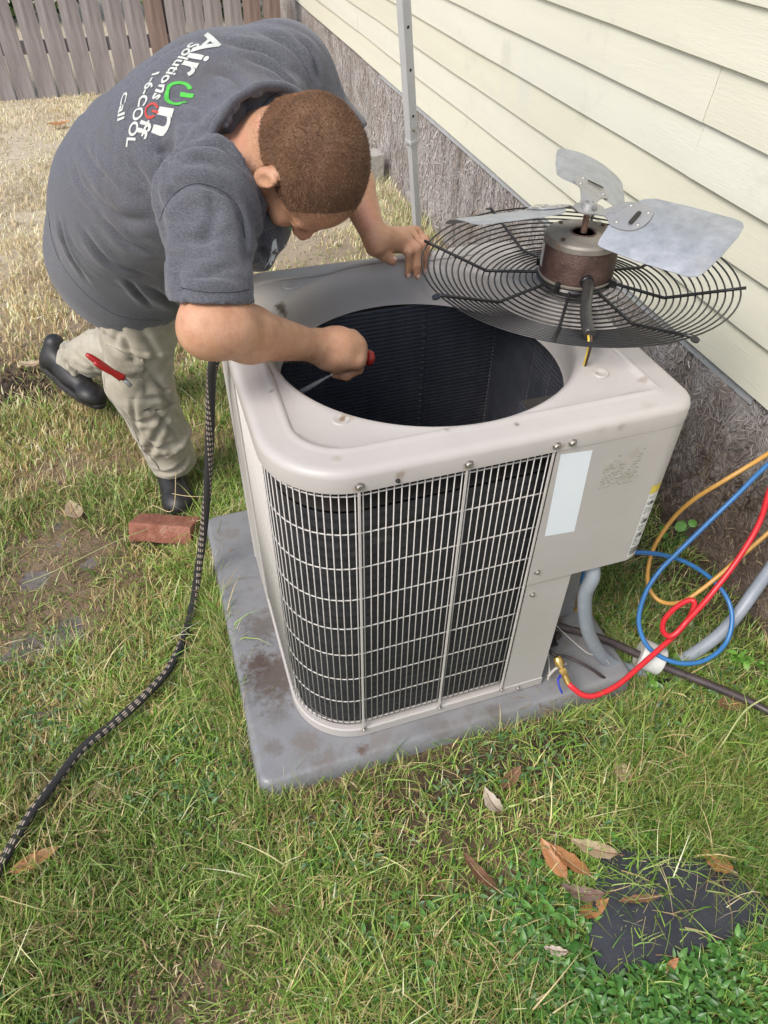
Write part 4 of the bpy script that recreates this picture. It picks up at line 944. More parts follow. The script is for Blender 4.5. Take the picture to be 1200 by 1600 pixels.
# open the hem, sleeves and neck
hemn = unit(-tS * 1.0 + sS * .34 + V3((0, 0, .16)))
hemp = c0 - tS * .125
inn = Vol(S_.lo, S_.lo + S_.h * (S_.n - 1), S_.h); inn.a = S_.a + .0085
far_in = inn.a.copy()
def slab(p, n):
    X = S_.lo[0] + S_.h * np.arange(S_.n[0])[:, None, None]; Y = S_.lo[1] + S_.h * np.arange(S_.n[1])[None, :, None]; Z = S_.lo[2] + S_.h * np.arange(S_.n[2])[None, None, :]
    return (X - p[0]) * n[0] + (Y - p[1]) * n[1] + (Z - p[2]) * n[2], X, Y, Z
d, X, Y, Z = slab(hemp, hemn); S_.a = np.maximum(S_.a, d.astype(np.float32))
S_.a = np.maximum(S_.a, -np.maximum(inn.a, -(d + .05)).astype(np.float32))
for (sh, el, slv) in ((shR, elR, slR), (shL, elL, slL)):
    n_ = unit(el - sh); vw = unit(slv - V3((-.095, -.805, 1.519))); n_ = unit(n_ - vw * (n_ @ vw) * 1.08); d, X, Y, Z = slab(slv, n_); near = (np.sqrt((X - slv[0]) ** 2 + (Y - slv[1]) ** 2 + (Z - slv[2]) ** 2) - .20)
    cut = np.maximum(-d, near); S_.a = np.maximum(S_.a, -cut.astype(np.float32))
    cav = np.maximum(np.maximum(inn.a, -(d + .035)), near); S_.a = np.maximum(S_.a, -cav.astype(np.float32))
nkp = c3 + (hd(0, -.035, -.05) - c3) * .80; n_ = unit(hd(0, -.035, -.05) - c3 - .03 * hR); nk_n = n_; d, X, Y, Z = slab(nkp, n_); near = (np.sqrt((X - nkp[0]) ** 2 + (Y - nkp[1]) ** 2 + (Z - nkp[2]) ** 2) - .115)
S_.a = np.maximum(S_.a, -np.maximum(-d, near).astype(np.float32))
S_.a = np.maximum(S_.a, -np.maximum(np.maximum(inn.a, -(d + .03)), near).astype(np.float32))
cloth = mat('grey_jersey', [(.3, (.050, .052, .062)), (.5, (.090, .092, .108)), (.72, (.155, .157, .175))], scale=230, detail=9, rough=.92, bump=.5, bscale=600, sheen=.25, stretch=(1, 1, 2.5), spots=[(4, .54, (.085, .078, .075), .55), (420, .60, (.18, .185, .20), .4)])

def creases(o, lines):
    """pull soft valleys with raised shoulders along lines on the cloth"""
    me = o.data; n = len(me.vertices); co = np.empty(n * 3, np.float32); me.vertices.foreach_get('co', co); co = co.reshape(-1, 3); no = np.empty(n * 3, np.float32); me.vertices.foreach_get('normal', no); no = no.reshape(-1, 3)
    t = BVHTree.FromPolygons([v.co for v in me.vertices], [tuple(p.vertices) for p in me.polygons]); cam_p = Vector((-0.09507, -0.80510, 1.51857)) - Vector(PL); disp = np.zeros(n)
    for pts, w_, A in lines:
        H = []
        for p in spline(pts, 6):
            h = t.ray_cast(cam_p, (p - Vector(PL) - cam_p).normalized())
            if h[0] is not None and (not H or (h[0] - Vector(H[-1])).length < .12): H.append(h[0])
        if len(H) < 3: continue
        H = np.array(H); m_ = len(H); best = np.full(n, 9.0); par = np.zeros(n)
        lo_, hi_ = H.min(0) - .06, H.max(0) + .06; sel = np.where(((co > lo_) & (co < hi_)).all(1))[0]; C = co[sel]; bd = np.full(len(sel), 9.0); bt = np.zeros(len(sel))
        for i in range(m_ - 1):
            a, b = H[i], H[i + 1]; ab = b - a; tt = np.clip(((C - a) @ ab) / (ab @ ab + 1e-12), 0, 1); d = np.linalg.norm(C - a - tt[:, None] * ab, axis=1); k = d < bd; bd[k] = d[k]; bt[k] = (i + tt[k]) / (m_ - 1)
        env = np.sin(np.pi * np.clip(bt, .02, .98)) ** .6
        disp[sel] += env * A * 1.3 * (-np.exp(-(bd / (w_ * .75)) ** 2) + .55 * np.exp(-((bd - 2.0 * w_) / (w_ * 1.1)) ** 2))
    co += no * disp[:, None]; me.vertices.foreach_set('co', co.astype(np.float32).ravel()); me.update()
shirt = link('t_shirt', shift(S_.mesh()), cloth, person, smooth=True)
creases(shirt, [([(-0.069, 0.680, 0.974), (-0.035, 0.699, 1.005), (0.009, 0.697, 1.017), (0.055, 0.670, 1.006), (0.078, 0.636, 0.979), (0.077, 0.594, 0.937), (0.068, 0.558, 0.899)], 0.009, 0.005),
    ([(-0.191, 0.817, 1.069), (-0.172, 0.774, 1.033), (-0.141, 0.730, 1.000)], 0.011, 0.007),
    ([(0.026, 0.748, 1.074), (0.073, 0.726, 1.067), (0.110, 0.682, 1.036)], 0.01, 0.006),
    ([(-0.002, 0.731, 1.047), (0.038, 0.721, 1.051), (0.080, 0.692, 1.036)], 0.01, 0.006),
    ([(0.085, 0.833, 1.177), (0.126, 0.808, 1.166), (0.136, 0.766, 1.128), (0.138, 0.739, 1.101)], 0.01, 0.006),
    ([(0.127, 0.861, 1.219), (0.193, 0.825, 1.205), (0.233, 0.776, 1.171)], 0.011, 0.007),
    ([(0.192, 0.855, 1.235), (0.245, 0.815, 1.213), (0.273, 0.763, 1.171)], 0.011, 0.007),
    ([(0.250, 0.831, 1.230), (0.278, 0.797, 1.206), (0.281, 0.757, 1.167)], 0.009, 0.006),
    ([(0.152, 0.750, 1.118), (0.109, 0.737, 1.090), (0.114, 0.697, 1.052)], 0.009, 0.006),
    ([(-0.006, 0.793, 1.107), (0.053, 0.770, 1.104), (0.103, 0.716, 1.067)], 0.01, 0.005),
    ([(-0.047, 0.765, 1.066), (-0.003, 0.728, 1.043), (-0.033, 0.706, 1.012)], 0.01, 0.006),
    ([(-0.119, 0.589, 0.867), (-0.089, 0.560, 0.848), (-0.068, 0.537, 0.833)], 0.01, 0.009),
    ([(-0.161, 0.614, 0.878), (-0.126, 0.564, 0.840)], 0.009, 0.007),
    ([(-0.065, 0.602, 0.898), (-0.061, 0.562, 0.860)], 0.009, 0.007),
    ([(-0.263, 0.737, 0.966), (-0.261, 0.693, 0.923), (-0.236, 0.636, 0.875)], 0.009, 0.005),
    ([(-0.058, 0.661, 0.959), (-0.024, 0.627, 0.936), (0.049, 0.610, 0.944)], 0.01, 0.006),
    ([(-0.074, 0.620, 0.913), (-0.022, 0.580, 0.891), (0.055, 0.563, 0.899)], 0.01, 0.0055),
    ([(-0.051, 0.576, 0.877), (-0.000, 0.569, 0.886), (0.057, 0.541, 0.878)], 0.008, 0.004),
    ([(0.131, 0.629, 0.991), (0.107, 0.584, 0.938), (0.107, 0.552, 0.906)], 0.01, 0.006),
    ([(0.124, 0.694, 1.052), (0.138, 0.650, 1.014), (0.155, 0.617, 0.987)], 0.01, 0.007),
    ([(-0.181, 0.710, 0.967), (-0.144, 0.661, 0.930), (-0.089, 0.625, 0.913)], 0.013, 0.006),
    ([(-0.195, 0.751, 1.003), (-0.145, 0.698, 0.967), (-0.086, 0.675, 0.963)], 0.012, 0.005),
    ([(-0.110, 0.769, 1.049), (-0.084, 0.724, 1.013), (-0.076, 0.685, 0.977)], 0.012, 0.006),
    ([(0.034, 0.677, 1.005), (0.029, 0.642, 0.969), (0.001, 0.614, 0.932)], 0.01, 0.005),
    ([(-0.017, 0.831, 1.142), (0.034, 0.805, 1.133), (0.074, 0.765, 1.106)], 0.009, 0.004),
    ([(0.155, 0.830, 1.198), (0.204, 0.796, 1.180), (0.241, 0.747, 1.144)], 0.009, 0.006),
    ([(0.216, 0.836, 1.224), (0.256, 0.793, 1.195), (0.270, 0.747, 1.154)], 0.007, 0.004),
    ([(-0.223, 0.705, 0.948), (-0.187, 0.648, 0.903), (-0.121, 0.608, 0.885)], 0.012, 0.006),
    ([(-0.212, 0.803, 1.048), (-0.207, 0.764, 1.012), (-0.179, 0.718, 0.976)], 0.008, 0.004)])

# ---- trousers
Tr = Vol((-.72, .72, -.06), (.18, 1.90, .98), .0054)
Tr.ell(c0 - tS * .03, (.175, .135, .15), FRT, .05); Tr.cone(hipR, hipL, .12, .12, .05)
cuffR = ankR + (ankR - kneeR) * -.02; cuffL = ankL
Tr.chain([hipR, kneeR, cuffR], [.112, .088, .074], .04); Tr.chain([hipL, kneeL, cuffL], [.110, .086, .072], .04)
def legfold(a, b, r0, seed, amp, n):
    """cloth bunching: slanted rings round the leg"""
    q = random.Random(seed); A, Bv = V3(a), V3(b); d = unit(Bv - A); o1 = unit(np.cross(d, (0.3, .2, 1))); o2 = np.cross(d, o1); L = np.linalg.norm(Bv - A)
    for i in range(n):
        t = L * (i + .5 + q.uniform(-.3, .3)) / n; a0 = q.uniform(0, 6.28); sw = q.uniform(1.4, 2.8); tilt = q.uniform(-.05, .05); pts = []
        for k in range(8):
            an = a0 + sw * k / 7; rr = r0 * q.uniform(.96, 1.01); pts.append(A + d * (t + tilt * math.sin(an + a0)) + (o1 * math.cos(an) + o2 * math.sin(an)) * rr)
        Tr.chain(pts, [amp * (.3 + .7 * math.sin(math.pi * k / 7)) for k in range(8)], amp * 1.4, q.random() < .45)
legfold(hipR, kneeR, .100, 1, .006, 5); legfold(kneeR, cuffR, .083, 2, .007, 6); legfold(kneeL, cuffL, .080, 3, .008, 7); legfold(hipL, kneeL, .10, 4, .008, 5)
Tr.wave(.0022, lambda X, Y, Z: np.sin(X * 60 + 4 * np.sin(Z * 22)) * np.sin(Z * 38 + 3 * np.sin(Y * 30)))
inn = Tr.a + .009
def slabT(p, n):
    X = Tr.lo[0] + Tr.h * np.arange(Tr.n[0])[:, None, None]; Y = Tr.lo[1] + Tr.h * np.arange(Tr.n[1])[None, :, None]; Z = Tr.lo[2] + Tr.h * np.arange(Tr.n[2])[None, None, :]
    return (X - p[0]) * n[0] + (Y - p[1]) * n[1] + (Z - p[2]) * n[2], X, Y, Z
for (kn, an_) in ((kneeR, cuffR), (kneeL, cuffL)):
    n_ = unit(an_ - kn); pp = an_ + n_ * .012; d, X, Y, Z = slabT(pp, n_); near = np.sqrt((X - pp[0]) ** 2 + (Y - pp[1]) ** 2 + (Z - pp[2]) ** 2) - .14
    Tr.a = np.maximum(Tr.a, -np.maximum(-d, near).astype(np.float32)); Tr.a = np.maximum(Tr.a, -np.maximum(np.maximum(inn, -(d + .05)), near).astype(np.float32))
khaki = mat('khaki_cotton', [(.3, (.30, .27, .20)), (.5, (.385, .35, .27)), (.75, (.46, .425, .345))], scale=14, rough=.9, bump=.4, bscale=700, sheen=.2, spots=[(5, .60, (.24, .20, .15), .5), (28, .66, (.17, .14, .11), .55), (60, .70, (.10, .09, .08), .6)])
trousers = link('trousers', shift(Tr.mesh()), khaki, person, smooth=True)
creases(trousers, [([(-0.276, 1.177, 0.385), (-0.249, 1.135, 0.353), (-0.198, 1.128, 0.363)], 0.009, 0.007),
    ([(-0.188, 1.121, 0.359), (-0.161, 1.079, 0.326), (-0.149, 1.053, 0.304)], 0.009, 0.009),
    ([(-0.209, 1.073, 0.304), (-0.166, 1.063, 0.308), (-0.146, 1.039, 0.291)], 0.009, 0.009),
    ([(-0.148, 1.034, 0.285), (-0.198, 1.000, 0.235), (-0.237, 0.966, 0.189)], 0.01, 0.009),
    ([(-0.259, 1.020, 0.235), (-0.231, 0.984, 0.208), (-0.246, 0.955, 0.175)], 0.01, 0.007),
    ([(-0.248, 0.931, 0.150), (-0.200, 0.911, 0.147), (-0.155, 0.910, 0.161), (-0.122, 0.925, 0.186)], 0.009, 0.009),
    ([(-0.302, 1.328, 0.526), (-0.298, 1.253, 0.453), (-0.302, 1.221, 0.420)], 0.009, 0.006),
    ([(-0.249, 1.090, 0.307), (-0.257, 1.047, 0.262), (-0.252, 0.999, 0.216)], 0.007, 0.005),
    ([(-0.448, 1.261, 0.411), (-0.394, 1.261, 0.429), (-0.331, 1.254, 0.443)], 0.01, 0.009),
    ([(-0.421, 1.238, 0.397), (-0.402, 1.199, 0.365), (-0.370, 1.175, 0.351)], 0.01, 0.009),
    ([(-0.396, 1.238, 0.406), (-0.362, 1.200, 0.379), (-0.331, 1.172, 0.361)], 0.009, 0.008),
    ([(-0.251, 1.256, 0.471), (-0.231, 1.194, 0.417), (-0.224, 1.151, 0.376)], 0.01, 0.006),
    ([(-0.211, 1.257, 0.486), (-0.173, 1.189, 0.431), (-0.148, 1.140, 0.391)], 0.01, 0.006),
    ([(-0.288, 1.075, 0.280), (-0.251, 1.035, 0.253), (-0.184, 1.027, 0.267)], 0.01, 0.007),
    ([(-0.280, 1.004, 0.211), (-0.221, 0.971, 0.198), (-0.145, 0.960, 0.213)], 0.009, 0.006),
    ([(-0.275, 1.305, 0.512), (-0.242, 1.253, 0.472), (-0.267, 1.206, 0.417)], 0.009, 0.005),
    ([(-0.198, 1.046, 0.281), (-0.168, 1.001, 0.247), (-0.136, 0.957, 0.213)], 0.009, 0.006)])
BV = {}
NK = (nkp.copy(), nk_n.copy())
def bvh_of(o):
    if o.name not in BV:
        me = o.data; BV[o.name] = BVHTree.FromPolygons([v.co for v in me.vertices], [tuple(p.vertices) for p in me.polygons])
    return BV[o.name]
def drape(me, target, direction, off, solid=0.0):
    """lay a flat print on the cloth: every point dropped along DIRECTION (person space)"""
    t = bvh_of(target); d = Vector(direction).normalized(); bad = []
    for v in me.vertices:
        h = t.ray_cast(v.co - d * .35, d)
        if h[0] is None: bad.append(v.index)
        else: v.co = h[0] - d * off
    if bad:
        bm = bmesh.new(); bm.from_mesh(me); bm.verts.ensure_lookup_table(); bmesh.ops.delete(bm, geom=[bm.verts[i] for i in bad], context='VERTS'); bm.to_mesh(me); bm.free()
    return me
def remesh_flat(me, cell):
    bm = bmesh.new(); bm.from_mesh(me); bmesh.ops.triangulate(bm, faces=bm.faces[:])
    xs = [v.co.x for v in bm.verts]; ys_ = [v.co.y for v in bm.verts]
    for lo_, hi_, no in ((min(xs), max(xs), (1, 0, 0)), (min(ys_), max(ys_), (0, 1, 0))):
        k = lo_ + cell
        while k < hi_: bmesh.ops.bisect_plane(bm, geom=bm.verts[:] + bm.edges[:] + bm.faces[:], plane_co=(k * no[0], k * no[1], 0), plane_no=no); k += cell
    bm.to_mesh(me); bm.free(); return me
def glyphs(txt, size, cell=.006, bold=.0):
    cu = bpy.data.curves.new('t', 'FONT'); cu.body = txt; cu.size = size; cu.align_x = 'LEFT'; cu.offset = bold; cu.resolution_u = 4
    o = bpy.data.objects.new('t', cu); COL.objects.link(o); dg = bpy.context.evaluated_depsgraph_get(); me = bpy.data.meshes.new_from_object(o.evaluated_get(dg)); bpy.data.objects.remove(o); return remesh_flat(me, cell)
def power_icon(R_, wdt, cell=.006, gap=.55):
    V, F = [], []; n = 28
    for k in range(n + 1):
        a = math.pi / 2 + gap + (2 * math.pi - 2 * gap) * k / n
        for r in (R_ - wdt / 2, R_ + wdt / 2): V.append((r * math.cos(a), r * math.sin(a), 0))
    F = [(2 * k, 2 * k + 1, 2 * k + 3, 2 * k + 2) for k in range(n)]; b = len(V); V += [(-wdt / 2, R_ * .15, 0), (wdt / 2, R_ * .15, 0), (wdt / 2, R_ * 1.35, 0), (-wdt / 2, R_ * 1.35, 0)]; F.append((b, b + 1, b + 2, b + 3))
    return remesh_flat(pyd(V, F), cell)
pw = mat('print_white', [(.3, (.50, .52, .47)), (.7, (.60, .62, .56))], scale=60, rough=.8); pg = mat('print_green', [(.3, (.06, .42, .05)), (.7, (.09, .50, .07))], scale=60, rough=.8); prd = mat('print_red', [(.3, (.42, .04, .03)), (.7, (.52, .07, .05))], scale=60, rough=.8)
CAMP = Vector((-0.09507, -0.80510, 1.51857)) - Vector(PL)
def seen(p, target=None):
    """where the line of sight through world point P meets the cloth"""
    q = Vector(p) - Vector(PL); h = bvh_of(target or shirt).ray_cast(CAMP, (q - CAMP).normalized()); return h[0], h[1]
def print_line(items, A_, Z_, height, gapn=0.0, name='back_print'):
    """items [(kind, text, material, width share)] laid from A_ to Z_ on the cloth"""
    a, na = seen(A_); z, nz_ = seen(Z_); r = (z - a); L = r.length; r.normalize(); n_ = (na + nz_).normalized(); n_ = (n_ - r * n_.dot(r)).normalized(); u = n_.cross(r); x = 0
    for kind, tx, m, w_ in items:
        if kind == 'gap': x += w_ * L; continue
        me = glyphs(tx, 1, cell=9, bold=.022) if kind == 't' else power_icon(.5, .17, 9)
        xs = [v.co.x for v in me.vertices]; ys_ = [v.co.y for v in me.vertices]; x0, x1 = min(xs), max(xs)
        sc = w_ * L / (x1 - x0); sy = height if kind == 't' else height * .62; oy = 0 if kind == 't' else .5 * height * .72
        for v in me.vertices: v.co.x = (v.co.x - x0) * sc; v.co.y = v.co.y * sy * (1.0 if kind == 't' else 1.25) + oy
        remesh_flat(me, .007)
        for v in me.vertices: v.co = a + r * (x + v.co.x) + u * v.co.y
        drape(me, shirt, -n_, .0014); me.update(); link(name, me, m, shirt); x += w_ * L
print_line([('t', 'Air', pw, .50), ('gap', '', None, .06), ('p', '', pg, .20), ('gap', '', None, .03), ('t', 'n', pw, .19)], (0.107, 1.006, 1.212), (-0.054, 0.901, 1.054), .062)
print_line([('t', 'Solutions', pw, .66), ('gap', '', None, .03), ('p', '', prd, .14), ('gap', '', None, .01), ('t', 'ff', pw, .16)], (0.069, 1.003, 1.196), (-0.084, 0.909, 1.051), .031)
print_line([('t', '1-6-COOL', pw, 1)], (-0.022, 0.985, 1.148), (-0.108, 0.901, 1.035), .028)
print_line([('t', 'Call', pw, 1)], (-0.092, 0.976, 1.116), (-0.114, 0.942, 1.074), .022)
def flat_on(poly, m, name, target, off=.0015, cell=.008):
    """a printed shape through world points, laid on the cloth facing the viewer"""
    c = sum((Vector(p) for p in poly), Vector()) / len(poly) - Vector(PL); vd = (CAMP - c).normalized(); x_ = vd.orthogonal().normalized(); y_ = vd.cross(x_)
    loc = [((Vector(p) - Vector(PL) - c).dot(x_), (Vector(p) - Vector(PL) - c).dot(y_)) for p in poly]
    me = remesh_flat(pyd([(a, b, 0) for a, b in loc], [tuple(range(len(loc)))]), cell)
    for v in me.vertices: v.co = c + x_ * v.co.x + y_ * v.co.y
    t = bvh_of(target); bad = []
    for v in me.vertices:
        d = (v.co - CAMP).normalized(); h = t.ray_cast(CAMP, d)
        if h[0] is None: bad.append(v.index)
        else: v.co = h[0] - d * off
    if bad:
        bm = bmesh.new(); bm.from_mesh(me); bm.verts.ensure_lookup_table(); bmesh.ops.delete(bm, geom=[bm.verts[i] for i in bad], context='VERTS'); bm.to_mesh(me); bm.free()
    return link(name, me, m, target)
def stitch(px_pts, name='stitching', r=.0007, target=None, m=None):
    out = []
    for p in spline(px_pts, 5):
        h, n_ = seen(p, target)
        if h is not None and (not out or (h - out[-1]).length < .08): out.append(h + n_ * .0002)
    if len(out) > 3: link(name, tube(out, r, 5), m or thread, target or shirt)
thread = mat('dark_thread', [(.3, (.03, .031, .04)), (.7, (.05, .052, .065))], scale=60, rough=.9)
stitch([(-0.067, 0.374, 0.961), (-0.030, 0.357, 0.956), (0.011, 0.343, 0.956), (0.043, 0.336, 0.960)]); stitch([(-0.076, 0.565, 1.003), (-0.061, 0.580, 1.022), (-0.036, 0.591, 1.041), (0.002, 0.589, 1.053), (0.045, 0.565, 1.043), (0.067, 0.533, 1.019), (0.066, 0.496, 0.981)])
stitch([(-0.307, 0.974, 0.897), (-0.311, 0.918, 0.840), (-0.288, 0.858, 0.788), (-0.235, 0.793, 0.741), (-0.179, 0.756, 0.723), (-0.118, 0.734, 0.722)]); stitch([(0.220, 0.763, 1.153), (0.187, 0.765, 1.144), (0.155, 0.752, 1.121), (0.133, 0.732, 1.093), (0.117, 0.710, 1.065)])
# ribbed neckband following the opening
kp, kn = Vector(nkp - PL), Vector(nk_n); e1 = kn.orthogonal().normalized(); e2 = kn.cross(e1); band = []
for k in range(48):
    a = 2 * math.pi * k / 48; e = e1 * math.cos(a) + e2 * math.sin(a); o_ = kp - kn * .006; h = bvh_of(shirt).ray_cast(o_ + e * .14, -e)
    if h[0] is not None and (h[0] - o_).length > .045: band.append(h[0] + kn * .003)
if len(band) > 30:
    bb_ = [(band[i - 1] + band[i] * 2 + band[(i + 1) % len(band)]) / 4 for i in range(len(band))]; bb_ = [(bb_[i - 1] + bb_[i] * 2 + bb_[(i + 1) % len(bb_)]) / 4 for i in range(len(bb_))]
    link('neckband', tube(bb_, .0078, 12, closed=True), cloth, shirt)
pw2 = mat('print_cool_white', [(.3, (.60, .66, .70)), (.7, (.68, .74, .78))], scale=60, rough=.8)
flat_on([(0.062, 0.346, 0.976), (0.084, 0.358, 0.995), (0.097, 0.377, 1.019), (0.103, 0.379, 1.023), (0.102, 0.366, 1.009), (0.106, 0.348, 0.992), (0.099, 0.346, 0.988), (0.095, 0.359, 1.000), (0.086, 0.349, 0.987), (0.079, 0.350, 0.986), (0.089, 0.359, 0.998), (0.072, 0.351, 0.984)], pw2, 'front_print', shirt)
flat_on([(0.117, 0.376, 1.023), (0.123, 0.378, 1.028), (0.123, 0.366, 1.016), (0.114, 0.351, 0.998), (0.111, 0.357, 1.003)], pw2, 'front_print', shirt)
flat_on([(0.128, 0.397, 1.049), (0.136, 0.396, 1.050), (0.134, 0.387, 1.041), (0.139, 0.379, 1.035), (0.136, 0.372, 1.027), (0.128, 0.383, 1.035)], pg, 'front_print', shirt)

# ---- shoes
rub = mat('black_shoe_leather', [(.3, (.010, .010, .011)), (.7, (.024, .023, .023))], scale=30, rough=.48, spots=[(40, .60, (.07, .062, .055), .5)])
sole_m = mat('black_rubber_sole', [(.3, (.014, .014, .014)), (.7, (.035, .033, .03))], scale=40, rough=.75, spots=[(50, .62, (.12, .10, .08), .5)])
def shoe(heel, toe, upv, name):
    heel, toe = V3(heel), V3(toe); f = unit(toe - heel); u = unit(upv); u = unit(u - f * (u @ f)); s = np.cross(f, u); L = np.linalg.norm(toe - heel)
    q = lambda a, b, c: heel + f * a + s * b + u * c
    v = Vol(np.minimum(heel, toe) - .12, np.maximum(heel, toe) + .14, .0042)
    v.ell(q(.045, 0, .045), (.040, .046, .045), np.stack([s, f, u], 1), .02); v.ell(q(L * .5, .0, .040), (.045, .10, .042), np.stack([s, f, u], 1), .02); v.ell(q(L - .055, .004, .032), (.053, .058, .042), np.stack([s, f, u], 1), .02)
    v.cone(q(.05, 0, .06), q(.045, 0, .115), .038, .036, .02); v.cone(q(.05, 0, .075), q(L * .62, 0, .045), .036, .032, .02)
    for i in range(4): v.cone(q(L * .40 + .022 * i, -.018, .080 - .011 * i), q(L * .40 + .022 * i, .018, .080 - .011 * i), .0042, .0042, .004)
    v.cone(q(L * .34, -.022, .082), q(L * .72, -.030, .040), .003, .003, .004, True); v.cone(q(L * .34, .022, .082), q(L * .72, .030, .040), .003, .003, .004, True)
    v.plane(q(0, 0, .012), -u)
    o = link(name, shift(v.mesh()), rub, person, smooth=True)
    out = []
    for k in range(40):
        a = 2 * math.pi * k / 40; ca, sa = math.cos(a), math.sin(a); wd_ = .046 + .010 * (ca > 0) * ca - .006 * (1 - abs(ca)) * 0
        x = L / 2 + (L / 2 + .004) * (abs(ca) ** .75) * (1 if ca > 0 else -1); y = (wd_ if x > L * .5 else .037) * sa + .002; out.append((x, y))
    Ms = Matrix(((f[0], s[0], u[0], heel[0] - PL[0]), (f[1], s[1], u[1], heel[1] - PL[1]), (f[2], s[2], u[2], heel[2] - PL[2]), (0, 0, 0, 1)))
    me = loft([[tuple(Ms @ Vector((L / 2 + (x - L / 2) * e, y * e, z))) for x, y in out] for e, z in ((.94, 0), (1.0, .004), (1.03, .012), (1.03, .020), (.99, .024))], cap0=True, cap1=True)
    link('sole', autosmooth(me, 50), sole_m, o); return o, q, L
def laces(o, q, L):
    for i in range(4):
        a = L * .38 + .022 * i; link('lace', shift(tube(spline([q(a, -.020, .084 - .011 * i), q(a + .005, 0, .092 - .011 * i), q(a + .002, .020, .084 - .011 * i)], 4), .0022, 6)), sole_m, o)
o, q_, L_ = shoe((-.215, 1.205, GZ + .002), (-.180, .930, GZ + .002), (0, 0, 1), 'shoe'); laces(o, q_, L_)
o, q_, L_ = shoe((-0.589, 1.776, 0.064), (-0.400, 1.510, 0.007), (.35, .15, .9), 'shoe'); laces(o, q_, L_)

# cargo pocket, hammer loop, belt loop seam
def strip_on(pts, wdt, target, name, m, off=.003, dirn=None, th=.003):
    """a sewn strip following the cloth through world points"""
    P = spline(pts, 6); t = bvh_of(target); out = []
    for p in P:
        q = t.find_nearest(Vector(p) - Vector(PL)); out.append(q[0] + q[1] * off)
    return link(name, tube(out, wdt, 6), m, target)
seam_m = mat('khaki_seam', [(.3, (.24, .215, .165)), (.7, (.32, .29, .235))], scale=60, rough=.95)
strip_on([(-0.276, 1.159, 0.584), (-0.273, 1.070, 0.454), (-0.266, 1.025, 0.309), (-0.257, 1.024, 0.167), (-0.244, 1.000, 0.075)], .0016, trousers, 'seam', seam_m, .0005)
strip_on([(-0.300, 1.143, 0.632), (-0.272, 1.071, 0.571)], .0022, trousers, 'pocket_edge', seam_m, .001)
def patch(corners, target, name, m, off, th=.004, n=8):
    """a padded cloth patch between four world corners, pressed on the cloth beneath"""
    t = bvh_of(target); a, b, c, d = [Vector(p) - Vector(PL) for p in corners]; Vt, Vb = [], []
    vd = (Vector((-0.09507, -0.80510, 1.51857)) - Vector(PL) - (a + b + c + d) / 4).normalized()
    for i in range(n + 1):
        for j in range(n + 1):
            u, v = i / n, j / n; p = a.lerp(b, u).lerp(d.lerp(c, u), v); h = t.ray_cast(p + vd * .5, -vd)
            e = min(u, 1 - u, v, 1 - v); s_ = h[0] if h[0] is not None else p
            no = h[1] if h[0] is not None else vd
            Vt.append(s_ + no * (off + th * min(1, e * 6) + .002 * math.sin(i * 1.7 + j * 2.1))); Vb.append(s_ - no * .004)
    V = Vt + Vb; w_ = n + 1; N0 = len(Vt); F = [(i * w_ + j, (i + 1) * w_ + j, (i + 1) * w_ + j + 1, i * w_ + j + 1) for i in range(n) for j in range(n)]
    br = [i * w_ for i in range(n + 1)] + [n * w_ + j for j in range(1, n + 1)] + [i * w_ + n for i in range(n - 1, -1, -1)] + [j for j in range(n - 1, 0, -1)]
    F += [(br[k], N0 + br[k], N0 + br[(k + 1) % len(br)], br[(k + 1) % len(br)]) for k in range(len(br))]
    me = pyd(V, F); bm = bmesh.new(); bm.from_mesh(me); bmesh.ops.recalc_face_normals(bm, faces=bm.faces[:]); bm.to_mesh(me); bm.free()
    return link(name, autosmooth(me, 60), m, target)
patch([(-0.272, 1.030, 0.457), (-0.192, 1.014, 0.468), (-0.213, 0.990, 0.365), (-0.260, 1.008, 0.367)], trousers, 'cargo_pocket', khaki, .004)
patch([(-0.274, 1.069, 0.495), (-0.192, 1.013, 0.467), (-0.206, 0.982, 0.432), (-0.270, 1.014, 0.442)], trousers, 'pocket_flap', khaki, .010, .006)

